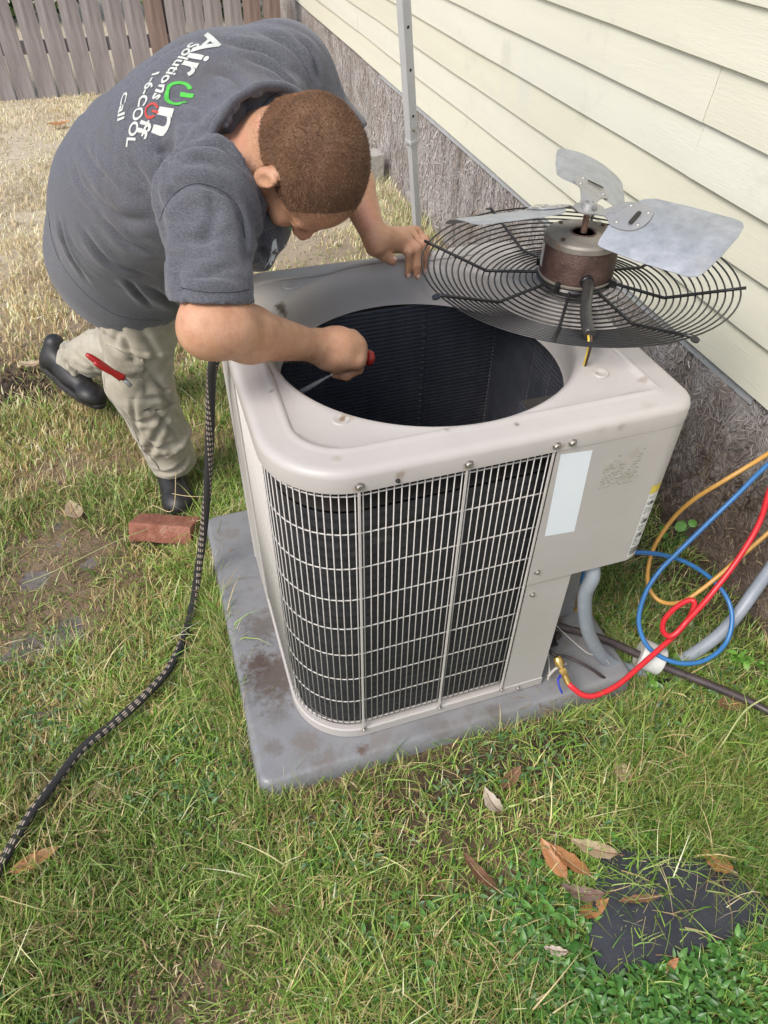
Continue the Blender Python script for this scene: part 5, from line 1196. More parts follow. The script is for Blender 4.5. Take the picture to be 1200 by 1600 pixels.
# ================================================================== LOOSE THINGS
# ---- black braided water hose with pale flecks
def fleck_mat():
    m = bpy.data.materials.new('braided_hose'); m.use_nodes = True; t = m.node_tree; N = t.nodes; Lk = t.links; b = N['Principled BSDF']
    uv = N.new('ShaderNodeUVMap'); uv.uv_map = 'uv'; sx = N.new('ShaderNodeSeparateXYZ'); Lk.new(uv.outputs[0], sx.inputs[0])
    def M_(op, a, b_=None, c=None):
        n = N.new('ShaderNodeMath'); n.operation = op
        for i, q in enumerate((a, b_, c)):
            if q is None: continue
            if isinstance(q, (int, float)): n.inputs[i].default_value = q
            else: Lk.new(q, n.inputs[i])
        return n.outputs[0]
    u, v = sx.outputs[0], sx.outputs[1]
    u2 = M_('MULTIPLY_ADD', v, 1.1, u)                                  # the marker yarns spiral slowly
    row = M_('FLOOR', M_('MULTIPLY', v, 52.0))
    fv = M_('FRACT', M_('MULTIPLY', v, 52.0)); fu = M_('FRACT', M_('ADD', M_('MULTIPLY', u2, 12.0), M_('MULTIPLY', row, .0)))
    a = M_('MULTIPLY', M_('LESS_THAN', M_('ABSOLUTE', M_('SUBTRACT', fv, .5)), .26), M_('LESS_THAN', M_('ABSOLUTE', M_('SUBTRACT', fu, .5)), .28))
    band = M_('FRACT', M_('MULTIPLY', u2, 2.0)); a = M_('MULTIPLY', a, M_('LESS_THAN', band, .5))
    nz = N.new('ShaderNodeTexNoise'); nz.inputs['Scale'].default_value = 260; co = N.new('ShaderNodeTexCoord'); Lk.new(co.outputs['Object'], nz.inputs[0])
    r = N.new('ShaderNodeValToRGB'); r.color_ramp.elements[0].color = (.008, .008, .009, 1); r.color_ramp.elements[1].color = (.045, .043, .042, 1); Lk.new(nz.outputs[0], r.inputs[0])
    mx = N.new('ShaderNodeMix'); mx.data_type = 'RGBA'; Lk.new(a, mx.inputs[0]); Lk.new(r.outputs[0], mx.inputs[6]); mx.inputs[7].default_value = (.52, .42, .33, 1); Lk.new(mx.outputs[2], b.inputs['Base Color'])
    br = M_('MULTIPLY', M_('SINE', M_('MULTIPLY', v, 2200.0)), M_('SINE', M_('MULTIPLY', u, 100.0)))
    bp = N.new('ShaderNodeBump'); bp.inputs['Distance'].default_value = .0008; Lk.new(br, bp.inputs['Height']); Lk.new(bp.outputs[0], b.inputs['Normal']); b.inputs['Roughness'].default_value = .6
    return m
hose_pts = [(0.093, 0.363, 0.842), (0.049, 0.388, 0.836), (-.012, .420, .828), (-0.029, 0.429, 0.785), (-0.042, 0.507, 0.680), (-0.070, 0.580, 0.460), (-0.112, 0.625, 0.220), (-0.159, 0.605, 0.055), (-0.209, 0.504, -0.030), (-0.272, 0.363, -0.033), (-0.344, 0.285, -0.030), (-0.425, 0.230, -0.033), (-0.498, 0.182, -0.030), (-0.561, 0.114, -0.033), (-0.612, 0.047, -0.030), (-0.659, -0.028, -0.033), (-0.708, -0.108, -0.033), (-0.755, -0.207, -0.033)]
hp = spline(hose_pts, 10)
tag(link('water_hose', tube(hp, .0108, 16, uv=True), fleck_mat()), 'black braided hose with pale flecks running from the grass up to his elbow', 'hose')
# ---- nozzle in the fist, with its fine jet
red = mat('red_plastic', [(.3, (.38, .025, .015)), (.7, (.48, .04, .025))], scale=30, rough=.35)
nz_o = tag(link('spray_nozzle', autosmooth(lathe([(0, .0), (.009, .0), (.014, .002), (.0158, .005), (.0158, .011), (.014, .014), (.009, .0145), (.0075, .010), (0, .010)], 26), 35), red), 'red ring of the spray nozzle held in his right fist inside the opening', 'spray nozzle')
nz_o.matrix_world = frame(hr_(.119, .003, -.024), Vector(ax))
link('barrel', autosmooth(lathe([(0, -.085), (.0085, -.085), (.0095, -.07), (.0095, .003), (0, .003)], 16), 40), red, nz_o)
jet_m = bpy.data.materials.new('water_jet'); jet_m.use_nodes = True; b_ = jet_m.node_tree.nodes['Principled BSDF']; b_.inputs['Base Color'].default_value = (.75, .8, .85, 1); b_.inputs['Roughness'].default_value = .25; b_.inputs['Alpha'].default_value = .05
tag(link('water_jet', tube(spline([(0.140, 0.169, 0.877), (0.126, 0.214, 0.837), (0.103, 0.270, 0.784)], 6), [.0012 + .004 * k / 12 for k in range(13)], 8), jet_m), 'thin pale jet of water sprayed from the fist down onto the dark coil', 'water jet')

# ---- red handles in the cargo pocket
pl_ = empty('pliers', 'red handled pliers sticking out of the cargo pocket on his trousers', 'pliers', (-0.248, 0.918, 0.484))
PLc = Vector((-0.248, 0.918, 0.484)); red2 = mat('red_grip', [(.3, (.30, .012, .012)), (.7, (.42, .02, .018))], scale=30, rough=.3)
for k, (a, b) in enumerate((((-0.319, 0.942, 0.550), (-0.249, 0.913, 0.480)), ((-0.302, 0.907, 0.543), (-0.242, 0.909, 0.485)))):
    a, b = Vector(a) - PLc, Vector(b) - PLc; m_ = (a + b) / 2 + Vector((0, 0, .002 * (1 - 2 * k)))
    link('handle', tube(spline([a, m_, b], 6), [.0042, .0070, .0080] + [.0086] * 10, 10), red2, pl_)
link('jaw', tube([Vector((0, 0, 0)), (Vector((-0.230, 0.901, 0.460)) - PLc)], [.008, .005], 8), galv, pl_)

# ---- brick
brm = mat('brick_clay', [(.28, (.17, .058, .036)), (.5, (.28, .11, .07)), (.75, (.38, .18, .125))], scale=22, rough=.9, bump=2.2, bscale=120, spots=[(30, .60, (.10, .05, .035), .7), (8, .58, (.50, .34, .25), .4), (110, .66, (.04, .03, .025), .8)])
bm = bmesh.new(); bmesh.ops.create_cube(bm, size=1)
for v in bm.verts: v.co = Vector((v.co.x * .195, v.co.y * .09, v.co.z * .06))
bmesh.ops.bevel(bm, geom=bm.edges[:], offset=.006, segments=3, profile=.6, affect='EDGES'); bmesh.ops.subdivide_edges(bm, edges=[e for e in bm.edges if e.calc_length() > .02], cuts=6, use_grid_fill=True)
for v in bm.verts: v.co += v.normal * .0022 * noise.noise(v.co * 60) + v.normal * .003 * noise.noise(v.co * 18)
me = bpy.data.meshes.new('m'); bm.to_mesh(me); bm.free(); autosmooth(me, 50)
br = tag(link('brick', me, brm), 'worn red brick lying on the grass in front of his black shoe', 'brick'); br.location = (-.243, .868, GZ + .034); br.rotation_euler = (-.40, -.02, -.42)
# ---- white metal leg
wp = mat('white_powder_coat', [(.3, (.50, .50, .50)), (.7, (.57, .57, .57))], scale=8, rough=.4, spots=[(30, .68, (.40, .38, .35), .5)])
pA, pB = Vector((.889, 1.609, GZ - .01)), Vector((.676, 1.386, 1.20)); pd_ = (pB - pA).normalized(); pw_ = empty('metal_pole', 'white square metal pole with bolt holes standing behind the unit', 'pole', pA)
Mp = frame((0, 0, 0), pd_, (1, .35, 0)); jz = .93
def post(n, w_, z0, z1):
    me = boxmesh(-w_ / 2, w_ / 2, -w_ / 2, w_ / 2, z0, z1, .0022); o = link(n, me, wp, pw_); o.matrix_local = Mp; return o
lo_ = post('lower_tube', .022, 0, jz + .1); up_ = post('upper_tube', .029, jz, 2.6); post('collar', .0315, jz, jz + .012)
fy = -1
for z in (1.015, 1.145, 1.255, 1.37, 1.5, 1.63):
    o = link('bolt_hole', lathe([(0, 0), (.0042, 0), (.0046, -.0005)], 14), dark, up_)
    o.matrix_local = frame((0, -.0149, z), (0, -1, 0)) if z > 1.02 else frame((0, -.0149, z), (0, -1, 0))
o = link('bolt', autosmooth(lathe([(.006, 0), (.006, .002), (.003, .003), (0, .003)], 10), 40), bolt_m, up_); o.matrix_local = frame((0, -.0148, .975), (0, -1, 0))
link('foot_plate', boxmesh(-.05, .05, -.05, .05, .008, .012, .001), wp, pw_)

# ---- service valves, line set, conduit at the open corner
cop = mat('dark_pipe_sleeve', [(.3, (.035, .027, .027)), (.7, (.075, .058, .056))], scale=30, rough=.35, spots=[(40, .62, (.16, .12, .09), .5)])
lp = [(.655, .150, .055), (0.706, 0.101, 0.050), (0.733, 0.086, 0.045), (0.790, 0.056, 0.030), (0.843, 0.023, 0.010), (0.930, -0.056, -0.010), (1.004, -0.126, -0.015), (1.078, -0.203, -0.020), (1.127, -0.282, -0.020)]
tag(link('refrigerant_pipe', tube(spline(lp, 6), .0105, 12), cop), 'dark sleeved refrigerant pipe running over the grass through the white fitting', 'pipe')
tag(link('liquid_line', tube(spline([(.630, .120, .06), (0.636, 0.044, 0.050), (0.669, 0.026, 0.045), (0.714, -0.011, 0.030), (0.763, -0.037, -0.010), (0.833, -0.050, -0.055)], 6), .0042, 10), cop), 'thin dark tube leaving the valve and bending down beside the pad', 'tube')
va = empty('service_valve', 'grimy brass service valves in the open corner under the cabinet', 'valve', (.66, .125, .01))
vm = mat('grimy_brass', [(.3, (.045, .038, .032)), (.7, (.12, .10, .075))], scale=40, rough=.5, metal=.4, spots=[(30, .6, (.25, .22, .17), .5)])
for (x, y, z, h_, r) in ((.002, 0, .0, .055, .014), (-.035, .01, .03, .045, .011)):
    o = link('valve_body', autosmooth(lathe([(0, 0), (r, 0), (r, h_ * .5), (r * .8, h_ * .55), (r * .8, h_ * .8), (r * 1.1, h_ * .82), (r * 1.1, h_), (0, h_)], 10), 30), vm, va); o.location = (x, y, z + .02)
    o = link('valve_stem', autosmooth(lathe([(0, 0), (r * .6, 0), (r * .6, .03), (r * .8, .031), (r * .8, .042), (0, .042)], 6), 30), vm, va); o.matrix_local = frame((x, y - r * .7, z + .045), (.2, -1, .2))
link('valve_bracket', boxmesh(-.055, .035, .018, .021, .015, .10, .001), galv, va)
link('valve_port', tube([(.0, -.01, .06), (.006, -.03, .085), (.012, -.035, .11)], .006, 8), vm, va)
gcm = mat('grey_conduit_plastic', [(.3, (.235, .27, .31)), (.7, (.31, .345, .38))], scale=14, rough=.4, spots=[(30, .64, (.15, .13, .10), .4)])
gc = [(.652, .035, .420), (0.655, 0.011, 0.370), (0.655, 0.015, 0.300), (0.682, 0.011, 0.190), (0.722, 0.008, 0.100), (0.773, 0.005, 0.020), (0.835, -0.006, -0.035), (0.908, -0.024, -0.060), (0.985, -0.023, -0.055), (1.039, -0.021, -0.035), (1.101, -0.013, 0.000), (1.160, 0.006, 0.040), (1.215, 0.032, 0.090), (1.287, 0.069, 0.140), (1.366, 0.117, 0.190)]
tag(link('conduit', autosmooth(tube(spline(gc, 8), .0165, 16)), gcm), 'thick grey plastic conduit looping from the cabinet down through the grass', 'conduit')
brass = mat('brass', [(.3, (.50, .33, .10)), (.7, (.66, .46, .17))], scale=30, rough=.28, metal=.85, spots=[(50, .64, (.20, .13, .05), .5)])
def hose(name, pts, r, c, label, cat='hose', n=8, rough=.34):
    m = mat(name, [(.3, c), (.7, tuple(v * 1.25 for v in c))], scale=60, rough=rough, spots=[(40, .68, tuple(v * .5 for v in c), .5)])
    return tag(link(name, tube(spline(pts, n), r, 14), m), label, cat)
yel = [(1.247, 0.174, 0.470), (1.168, 0.164, 0.440), (1.103, 0.171, 0.390), (1.054, 0.187, 0.330), (1.019, 0.196, 0.260), (0.976, 0.178, 0.190), (0.952, 0.146, 0.140), (0.951, 0.118, 0.100), (0.967, 0.081, 0.085), (1.011, 0.061, 0.090), (1.066, 0.060, 0.130), (1.140, 0.067, 0.200), (1.238, 0.077, 0.300)]
hose('yellow_hose', yel, .0056, (.50, .27, .06), 'ochre yellow charging hose bending in a wide loop beside the wall')
blu = [(1.255, 0.167, 0.460), (1.186, 0.151, 0.420), (1.119, 0.133, 0.370), (1.050, 0.119, 0.310), (0.976, 0.102, 0.250), (0.925, 0.088, 0.210), (0.887, 0.068, 0.160), (0.866, 0.036, 0.100), (0.873, -0.008, 0.055), (0.907, -0.043, 0.030), (0.956, -0.069, 0.020), (1.018, -0.075, 0.020), (1.079, -0.058, 0.040), (1.111, -0.020, 0.080), (1.118, 0.028, 0.110), (1.093, 0.076, 0.140), (1.035, 0.110, 0.180), (0.971, 0.129, 0.210), (0.892, 0.136, 0.240), (0.799, 0.130, 0.270), (.735, .125, .275), (0.716, 0.106, 0.245), (0.704, 0.089, 0.235)]
bl_h = hose('blue_hose', blu, .0058, (.035, .15, .36), 'blue charging hose coiled in one big loop over the grass')
rdp = [(1.197, 0.132, 0.500), (1.157, 0.087, 0.420), (1.136, 0.056, 0.340), (1.081, 0.024, 0.260), (1.015, -0.003, 0.190), (0.984, -0.011, 0.150), (0.962, -0.015, 0.120), (0.937, -0.024, 0.100), (0.921, -0.020, 0.085), (0.921, 0.003, 0.080), (0.941, 0.028, 0.085), (0.978, 0.043, 0.100), (1.014, 0.045, 0.115), (1.023, 0.033, 0.115), (1.000, 0.010, 0.100), (0.961, -0.010, 0.080), (0.905, -0.028, 0.060), (0.831, -0.052, 0.040), (0.756, -0.077, 0.030), (0.694, -0.084, 0.025), (0.662, -0.077, 0.030), (0.640, -0.059, 0.045), (0.634, -0.048, 0.050)]
hose('red_hose', rdp, .0068, (.55, .022, .030), 'glossy red charging hose with a small kinked loop ending at the ball valve')
# fittings
def fitting(name, a, b, label, prof):
    a, b = Vector(a), Vector(b); L = (b - a).length; t = empty(name, label, 'fitting', a)
    for nm, p, seg, m in prof:
        o = link(nm, autosmooth(lathe([(r, z * L) for r, z in p], seg), 30), m, t); o.matrix_local = frame((0, 0, 0), b - a)
    return t
fa, fb = (0.624, 0.003, 0.085), (0.635, -0.048, 0.045)
ft = fitting('ball_valve', fa, fb, 'brass ball valve fitting with blue lever on the end of the red hose', [
    ('knurled_nut', [(0, -.10), (.0085, -.10), (.0115, -.02), (.0120, .10), (.0105, .26), (.0055, .28), (.0055, .36)], 18, brass),
    ('valve_body', [(.0055, .34), (.0085, .36), (.0095, .46), (.0085, .60), (.006, .62)], 6, brass),
    ('ferrule', [(.006, .60), (.0078, .62), (.0078, .98), (.006, 1.0)], 16, brass)])
bluel = mat('blue_lever', [(.3, (.02, .03, .30)), (.7, (.03, .05, .42))], scale=30, rough=.35)
link('lever', tube(spline([Vector((0, 0, 0)) + (Vector((0.633, -0.020, 0.060)) - Vector(fa)), Vector((0.612, -0.033, 0.055)) - Vector(fa), Vector((0.610, -0.048, 0.045)) - Vector(fa), Vector((0.613, -0.059, 0.035)) - Vector(fa)], 5), [.0032] * 8 + [.0026] * 8, 8), bluel, ft)
fa, fb = (0.704, 0.089, 0.235), (0.694, 0.068, 0.165)
fitting('hose_fitting', fa, fb, 'brass hose fitting hanging at the end of the blue hose beside the conduit', [
    ('ferrule', [(0, 0), (.0068, 0), (.0068, .34), (.0055, .36)], 16, brass), ('hex_nut', [(.0055, .36), (.0082, .38), (.0082, .72), (.006, .74)], 6, brass), ('nipple', [(.0045, .72), (.0045, .84), (.0075, .86), (.0075, .98), (0, 1.0)], 14, brass)])
# white cap on its dark riser
pvc = mat('stained_pvc', [(.3, (.55, .55, .52)), (.7, (.66, .66, .63))], scale=20, rough=.45, spots=[(14, .57, (.30, .17, .09), .8), (60, .62, (.12, .08, .05), .6)])
pc = empty('pipe_cap', 'rust stained white plastic fitting round the dark pipe', 'pipe fitting', (0.918, -0.014, -0.050)); pq = Vector((0.901, -0.012, -0.005)) - Vector((0.918, -0.014, -0.050))
o = link('sleeve', autosmooth(lathe([(.011, -.030), (.036, -.030), (.038, -.027), (.038, .026), (.0355, .030), (.012, .030), (.011, .026)], 30), 40), pvc, pc); o.matrix_local = frame(pq, Vector(lp[5]) - Vector(lp[3]))
o = link('riser', autosmooth(lathe([(.0, -.05), (.030, -.05), (.030, .02), (.026, .02), (.026, -.045), (0, -.045)], 24), 40), black, pc); o.matrix_local = Matrix.Translation((.008, -.028, -.005))
# loose control wires by the valves
wm = mat('pale_wire', [(.3, (.40, .38, .34)), (.7, (.5, .48, .44))], scale=30, rough=.5)
tag(link('control_wire', tube(spline([(.600, .09, .39), (.612, .08, .25), (.608, .06, .12), (.628, .05, .05), (.615, .01, .035), (.60, -.012, .03)], 6), .0022, 6), wm), 'pale control wire hanging down inside the open corner', 'wire')
tag(link('ground_wire', tube(spline([(.605, -.004, .03), (0.628, 0.005, 0.040), (0.654, 0.003, 0.055)], 6), .0038, 8), wm), 'short flat pale strap bent from the panel to the brass valve', 'strap')
tag(link('copper_wire', tube(spline([(.66, .11, .09), (0.716, 0.019, 0.055), (0.751, -0.000, 0.050), (0.776, -0.018, 0.020)], 6), .0013, 6), wm), 'bare thin wire arching over the pad beside the conduit', 'wire')

# ---- black plastic sheet in the grass
shp = [(0.551, -0.382, -0.062), (0.646, -0.418, -0.062), (0.738, -0.465, -0.062), (0.803, -0.501, -0.062), (0.813, -0.529, -0.062), (0.813, -0.565, -0.062), (0.842, -0.585, -0.062), (0.814, -0.623, -0.062), (0.724, -0.611, -0.062), (0.619, -0.610, -0.062), (0.522, -0.603, -0.062), (0.427, -0.593, -0.062), (0.437, -0.527, -0.062), (0.487, -0.458, -0.062)]
cx_ = sum(p[0] for p in shp) / len(shp); cy_ = sum(p[1] for p in shp) / len(shp)
bm = bmesh.new(); bm.faces.new([bm.verts.new((p[0] - cx_, p[1] - cy_, 0)) for p in shp]); bmesh.ops.triangulate(bm, faces=bm.faces[:])
for k in range(-14, 15):
    bmesh.ops.bisect_plane(bm, geom=bm.verts[:] + bm.edges[:] + bm.faces[:], plane_co=(k * .018, 0, 0), plane_no=(1, 0, 0)); bmesh.ops.bisect_plane(bm, geom=bm.verts[:] + bm.edges[:] + bm.faces[:], plane_co=(0, k * .018, 0), plane_no=(0, 1, 0))
for v in bm.verts: v.co.z = .006 + .004 * noise.noise(Vector((v.co.x * 12, v.co.y * 12, 1))) + .0014 * noise.noise(Vector((v.co.x * 50, v.co.y * 50, 4)))
bmesh.ops.solidify(bm, geom=bm.faces[:], thickness=.006); bmesh.ops.recalc_face_normals(bm, faces=bm.faces[:])
me = bpy.data.meshes.new('m'); bm.to_mesh(me); bm.free()
bpl = mat('black_plastic', [(.3, (.022, .024, .032)), (.7, (.040, .043, .055))], scale=12, rough=.42, bump=.5, bscale=140, spots=[(24, .62, (.13, .10, .075), .6), (150, .68, (.35, .33, .30), .6)], extra=blotch([(.17, .04, 0, .035, (.36, .36, .36), .7)]))
o = tag(link('plastic_sheet', autosmooth(me, 50), bpl), 'dirty black plastic slab half buried in the grass at the lower right', 'plastic sheet'); o.location = (cx_, cy_, -.062)
rockm = mat('pale_rock', [(.3, (.26, .25, .23)), (.7, (.42, .40, .38))], scale=30, rough=.8, bump=2)
def rock(name, p, s, m, label, cat, seed):
    bm = bmesh.new(); bmesh.ops.create_icosphere(bm, subdivisions=3, radius=1)
    for v in bm.verts: v.co = Vector((v.co.x * s[0], v.co.y * s[1], v.co.z * s[2])) * (1 + .35 * noise.noise(v.co * 1.6 + Vector((seed, 0, 0))))
    me = bpy.data.meshes.new('m'); bm.to_mesh(me); bm.free(); o = tag(link(name, autosmooth(me, 60), m), label, cat); o.location = p; return o
rock('stone', (0.842, -0.536, -0.060), (.026, .012, .012), rockm, 'pale flat stone touching the far edge of the black plastic slab', 'stone', 1)
clod = mat('soil_clod', [(.3, (.030, .020, .014)), (.7, (.085, .058, .040))], scale=50, rough=.95, bump=3)
q = random.Random(12); V, F = [], []
for k in range(420):                                                    # crumbly soil: too many crumbs to count
    if k < 300: c = Vector((-0.721, 1.867, -0.070)) + Vector((q.gauss(0, .09), q.gauss(0, .075), 0)); z = gh(c.x, c.y)
    else: c = Vector((q.uniform(.35, .85), q.uniform(-.20, -.09), 0)); z = gh(c.x, c.y)
    r = q.uniform(.003, .012) if k < 300 else q.uniform(.002, .007); n0 = len(V)
    for d in ((1, 0, 0), (-1, 0, 0), (0, 1, 0), (0, -1, 0), (0, 0, 1), (0, 0, -1)): V.append((c.x + d[0] * r * q.uniform(.6, 1.3), c.y + d[1] * r * q.uniform(.6, 1.3), float(z) + r * .4 + d[2] * r * q.uniform(.5, 1)))
    for f in ((0, 2, 4), (2, 1, 4), (1, 3, 4), (3, 0, 4), (2, 0, 5), (1, 2, 5), (3, 1, 5), (0, 3, 5)): F.append(tuple(n0 + i for i in f))
stuff(link('soil_crumbs', pyd(V, F), clod), 'dark loose soil crumbs heaped in the grass')

# ---- fallen leaves
lm = {k: mat('leaf_' + k, [(.28, c0), (.5, c1), (.75, c2)], scale=26, rough=r_, bump=.8, bscale=90, transl=.12, spots=[(60, .62, tuple(v * .35 for v in c0), .6)]) for k, c0, c1, c2, r_ in (
    ('orange', (.30, .12, .045), (.44, .20, .08), (.55, .29, .13), .45), ('brown', (.12, .055, .03), (.20, .10, .055), (.32, .18, .10), .5), ('tan', (.34, .24, .14), (.46, .35, .22), (.58, .47, .33), .6),
    ('pale', (.42, .35, .26), (.55, .47, .36), (.66, .60, .50), .6), ('mauve', (.17, .10, .085), (.28, .19, .16), (.40, .30, .26), .5))}
def leaf(px, rot, L_, W_, kind, label, curl=.25, tilt=(0, 0), z=.012, seed=0):
    n, mth = 12, 4; V, F = [], []; L_ *= 1.22; W_ *= 1.18; z += .008; q = random.Random(seed); bend = curl * L_
    for i in range(n + 1):
        t = i / n; w_ = W_ * .5 * (math.sin(math.pi * t ** .85) ** .8) if 0 < t < 1 else .0006; x = (t - .5) * L_
        for j in range(-mth, mth + 1):
            v = j / mth; zz = .22 * abs(v) * w_ + bend * (t - .5) ** 2 * 1.6 + .0018 * math.sin(i * 1.9 + j + seed) * abs(v) + .0010 * math.sin(i * 2.6) * (abs(v) > .1)
            V.append((x, v * w_ * (1 + .05 * math.sin(i * 2.1 + seed)), zz))
    W1 = 2 * mth + 1
    F = [(i * W1 + j, (i + 1) * W1 + j, (i + 1) * W1 + j + 1, i * W1 + j + 1) for i in range(n) for j in range(2 * mth)]
    t = tag(link('leaf', pyd(V, F), lm[kind], smooth=True), label, 'leaf', None); t['group'] = 'fallen magnolia leaves'
    mrib = link('midrib', tube([(-L_ * .62, 0, bend * .55), (-L_ * .5, 0, bend * .40 + .0006)] + [((k / 6 - .5) * L_, 0, bend * (k / 6 - .5) ** 2 * 1.6 + .0006) for k in range(1, 6)], [.0011] * 2 + [.0010, .0009, .0008, .0006, .0004], 5), lm['tan' if kind in ('orange', 'brown') else 'brown'], t)
    p = Vector(px); t.location = (p.x, p.y, float(gh(p.x, p.y)) + z); t.rotation_euler = (tilt[0], tilt[1], rot); return t
R_ = math.radians
leaf((0.463, -0.389, -0.055), R_(118), .085, .034, 'orange', 'glossy orange brown leaf standing upright at the edge of the black slab', .15, (.35, .1), .030, 1)
leaf((0.438, -0.374, -0.060), R_(98), .075, .030, 'orange', 'dark orange leaf tucked behind the glossy one beside the slab', .2, (-.3, 0), .024, 2)
leaf((0.527, -0.385, -0.055), R_(140), .080, .034, 'tan', 'dry tan leaf leaning on grass above the black slab', .25, (.2, .15), .026, 3)
leaf((0.460, -0.452, -0.060), R_(152), .072, .030, 'mauve', 'crumpled mauve brown leaf below the glossy orange leaf', .5, (.3, -.1), .018, 4)
leaf((0.471, -0.485, -0.060), R_(8), .062, .026, 'orange', 'small curled orange leaf at the left end of the black slab', .5, (-.2, .1), .014, 5)
leaf((0.569, -0.495, -0.060), R_(168), .075, .014, 'brown', 'narrow rolled brown leaf lying across the black slab', .1, (.1, 0), .014, 6)
leaf((0.277, -0.349, -0.060), R_(112), .085, .024, 'brown', 'long brown leaf sunk in the green weeds left of the slab', .3, (.3, 0), .018, 7)
leaf((0.363, -0.226, -0.060), R_(96), .058, .030, 'pale', 'pale cupped leaf on the grass in front of the pad', .5, (.1, .2), .022, 8)
leaf((0.678, -0.251, -0.060), R_(84), .058, .032, 'tan', 'thin tan leaf under grass blades below the brown pipe', .3, (.15, 0), .018, 9)
leaf((0.762, -0.485, -0.055), R_(118), .055, .036, 'orange', 'broad orange leaf resting on the far corner of the slab', .35, (.1, .1), .020, 10)
leaf((1.036, -0.176, -0.060), R_(165), .060, .034, 'brown', 'dark red brown leaf beside the far end of the brown pipe', .3, (-.2, 0), .014, 11)
leaf((-0.600, -0.038, -0.055), R_(14), .085, .026, 'orange', 'orange brown leaf lying beside the black hose at the left edge', .15, (.1, 0), .026, 12)
leaf((-0.514, 1.049, -0.060), R_(104), .085, .045, 'tan', 'big tan leaf on the grass left of the brick', .3, (.15, 0), .020, 13)
leaf((-0.574, 5.354, -0.060), R_(15), .13, .05, 'orange', 'single orange leaf far back on the pale lawn near the fence', .3, (.1, 0), .02, 14)
leaf((-0.132, -0.293, -0.060), R_(170), .034, .018, 'brown', 'small red brown leaf in the grass below the pad corner', .3, (.1, 0), .024, 15)
leaf((0.564, -0.617, -0.060), R_(20), .030, .013, 'orange', 'tiny orange leaf at the near edge of the black slab', .3, (.1, 0), .018, 16)
leaf((0.362, -0.527, -0.060), R_(150), .038, .016, 'pale', 'small pale dry leaf on bare soil left of the slab', .4, (.2, 0), .02, 17)
leaf((0.432, -0.183, -0.065), R_(30), .060, .026, 'brown', 'dark brown leaf on wet soil close to the pad', .3, (.1, 0), .012, 18)
leaf((-0.664, 1.967, -0.060), R_(165), .09, .045, 'tan', 'dry tan leaf on top of the dark soil heap', .3, (.1, 0), .03, 19)
leaf((0.706, -0.370, -0.060), R_(60), .05, .028, 'tan', 'faded leaf among grass blades right of the tan one', .3, (.1, .1), .016, 20)
leaf((-0.478, 0.085, -0.060), R_(60), .045, .02, 'tan', 'curled tan leaf just right of the black hose on the lawn', .3, (.1, .1), .012, 21)

# ================================================================== LAWN
camP = np.array([-0.09507, -0.80510, 1.51857]); Rr, Uu, Ff = np.array(cR), np.array(cU), np.array(cF)
def proj(P):
    d = P - camP; z = d @ Ff; return 600 + 1107.1 * (d @ Rr) / z, 800 - 1107.1 * (d @ Uu) / z, z
def free(x, y, m=.0):
    """ground not covered by the pad, brick, slab, feet or wall"""
    ok = ~((x > -.124 - m) & (x < .827 + m) & (y > -.068 - m) & (y < .846 + m))
    ok &= x < WX + y * math.tan(WA) - .012
    ok &= ~((np.abs((x + .243) * math.cos(.42) - (y - .868) * math.sin(.42)) < .10) & (np.abs((x + .243) * math.sin(.42) + (y - .868) * math.cos(.42)) < .048))
    ok &= ~((np.abs(x + .197) < .05) & (y > .94) & (y < 1.22))
    return ok
def in_poly(x, y, poly):
    c = np.zeros(len(x), bool); n = len(poly)
    for i in range(n):
        (x0, y0), (x1, y1) = poly[i][:2], poly[(i + 1) % n][:2]; s = ((y0 > y) != (y1 > y)); t = (x1 - x0) * (y - y0) / (y1 - y0 + 1e-12) + x0; c ^= s & (x < t)
    return c
def scatter(n, y0, y1, g, power=1.0):
    """points over the ground, denser towards the lens side of the band"""
    y = y0 + (y1 - y0) * g.random(n) ** power
    # ground strip seen between the picture's sides, with a margin
    lo_ = -1.05 - .34 * (y + .9) - .08; hi_ = np.minimum(.95 + .62 * (y + .9), WX + .03 * y)
    x = lo_ + (hi_ - lo_) * g.random(n); return x, y
GREEN = [np.array(c) for c in ((.085, .19, .030), (.16, .30, .045), (.26, .41, .08), (.38, .47, .15))]
DRY = [np.array(c) for c in ((.44, .32, .15), (.66, .53, .28), (.80, .69, .45), (.26, .16, .075))]
def greenness(x, y):
    k = smooth_cells(x, y, 1.5, 21) * .6 + smooth_cells(x, y, 4.5, 33) * .4
    far = sst(1.2, 3.6, y); near = sst(.2, -.7, y)
    right = sst(.45, .9, x) * sst(.6, -.2, y)
    return np.clip(.75 * k + .27 + .25 * near + .25 * right - .58 * far * (1 - .25 * sst(.6, 1.1, x)) - .30 * sst(-.25, -.9, x) * sst(-.35, .2, y), .06, .97)
def density(x, y):
    k = smooth_cells(x, y, 3.1, 44); d = .12 + 1.15 * k ** 1.2
    wet = np.exp(-((x - .5) ** 2 / .16 + (y + .14) ** 2 / .0035)); d = d * (1 - .62 * np.clip(wet, 0, 1))
    d = d * (1 - .5 * sst(.82, .9, x) * sst(.55, .25, y) * sst(-.05, .05, y) )
    d = d * (1 - .9 * np.exp(-((x + .74) ** 2 + (y - 1.86) ** 2) / .022))
    for (p, r) in PUD: d = d * (1 - .72 * np.exp(-((x - p[0]) ** 2 + (y - p[1]) ** 2) / (r * r * 1.3)))
    return d
slab_xy = [(p[0], p[1]) for p in shp]
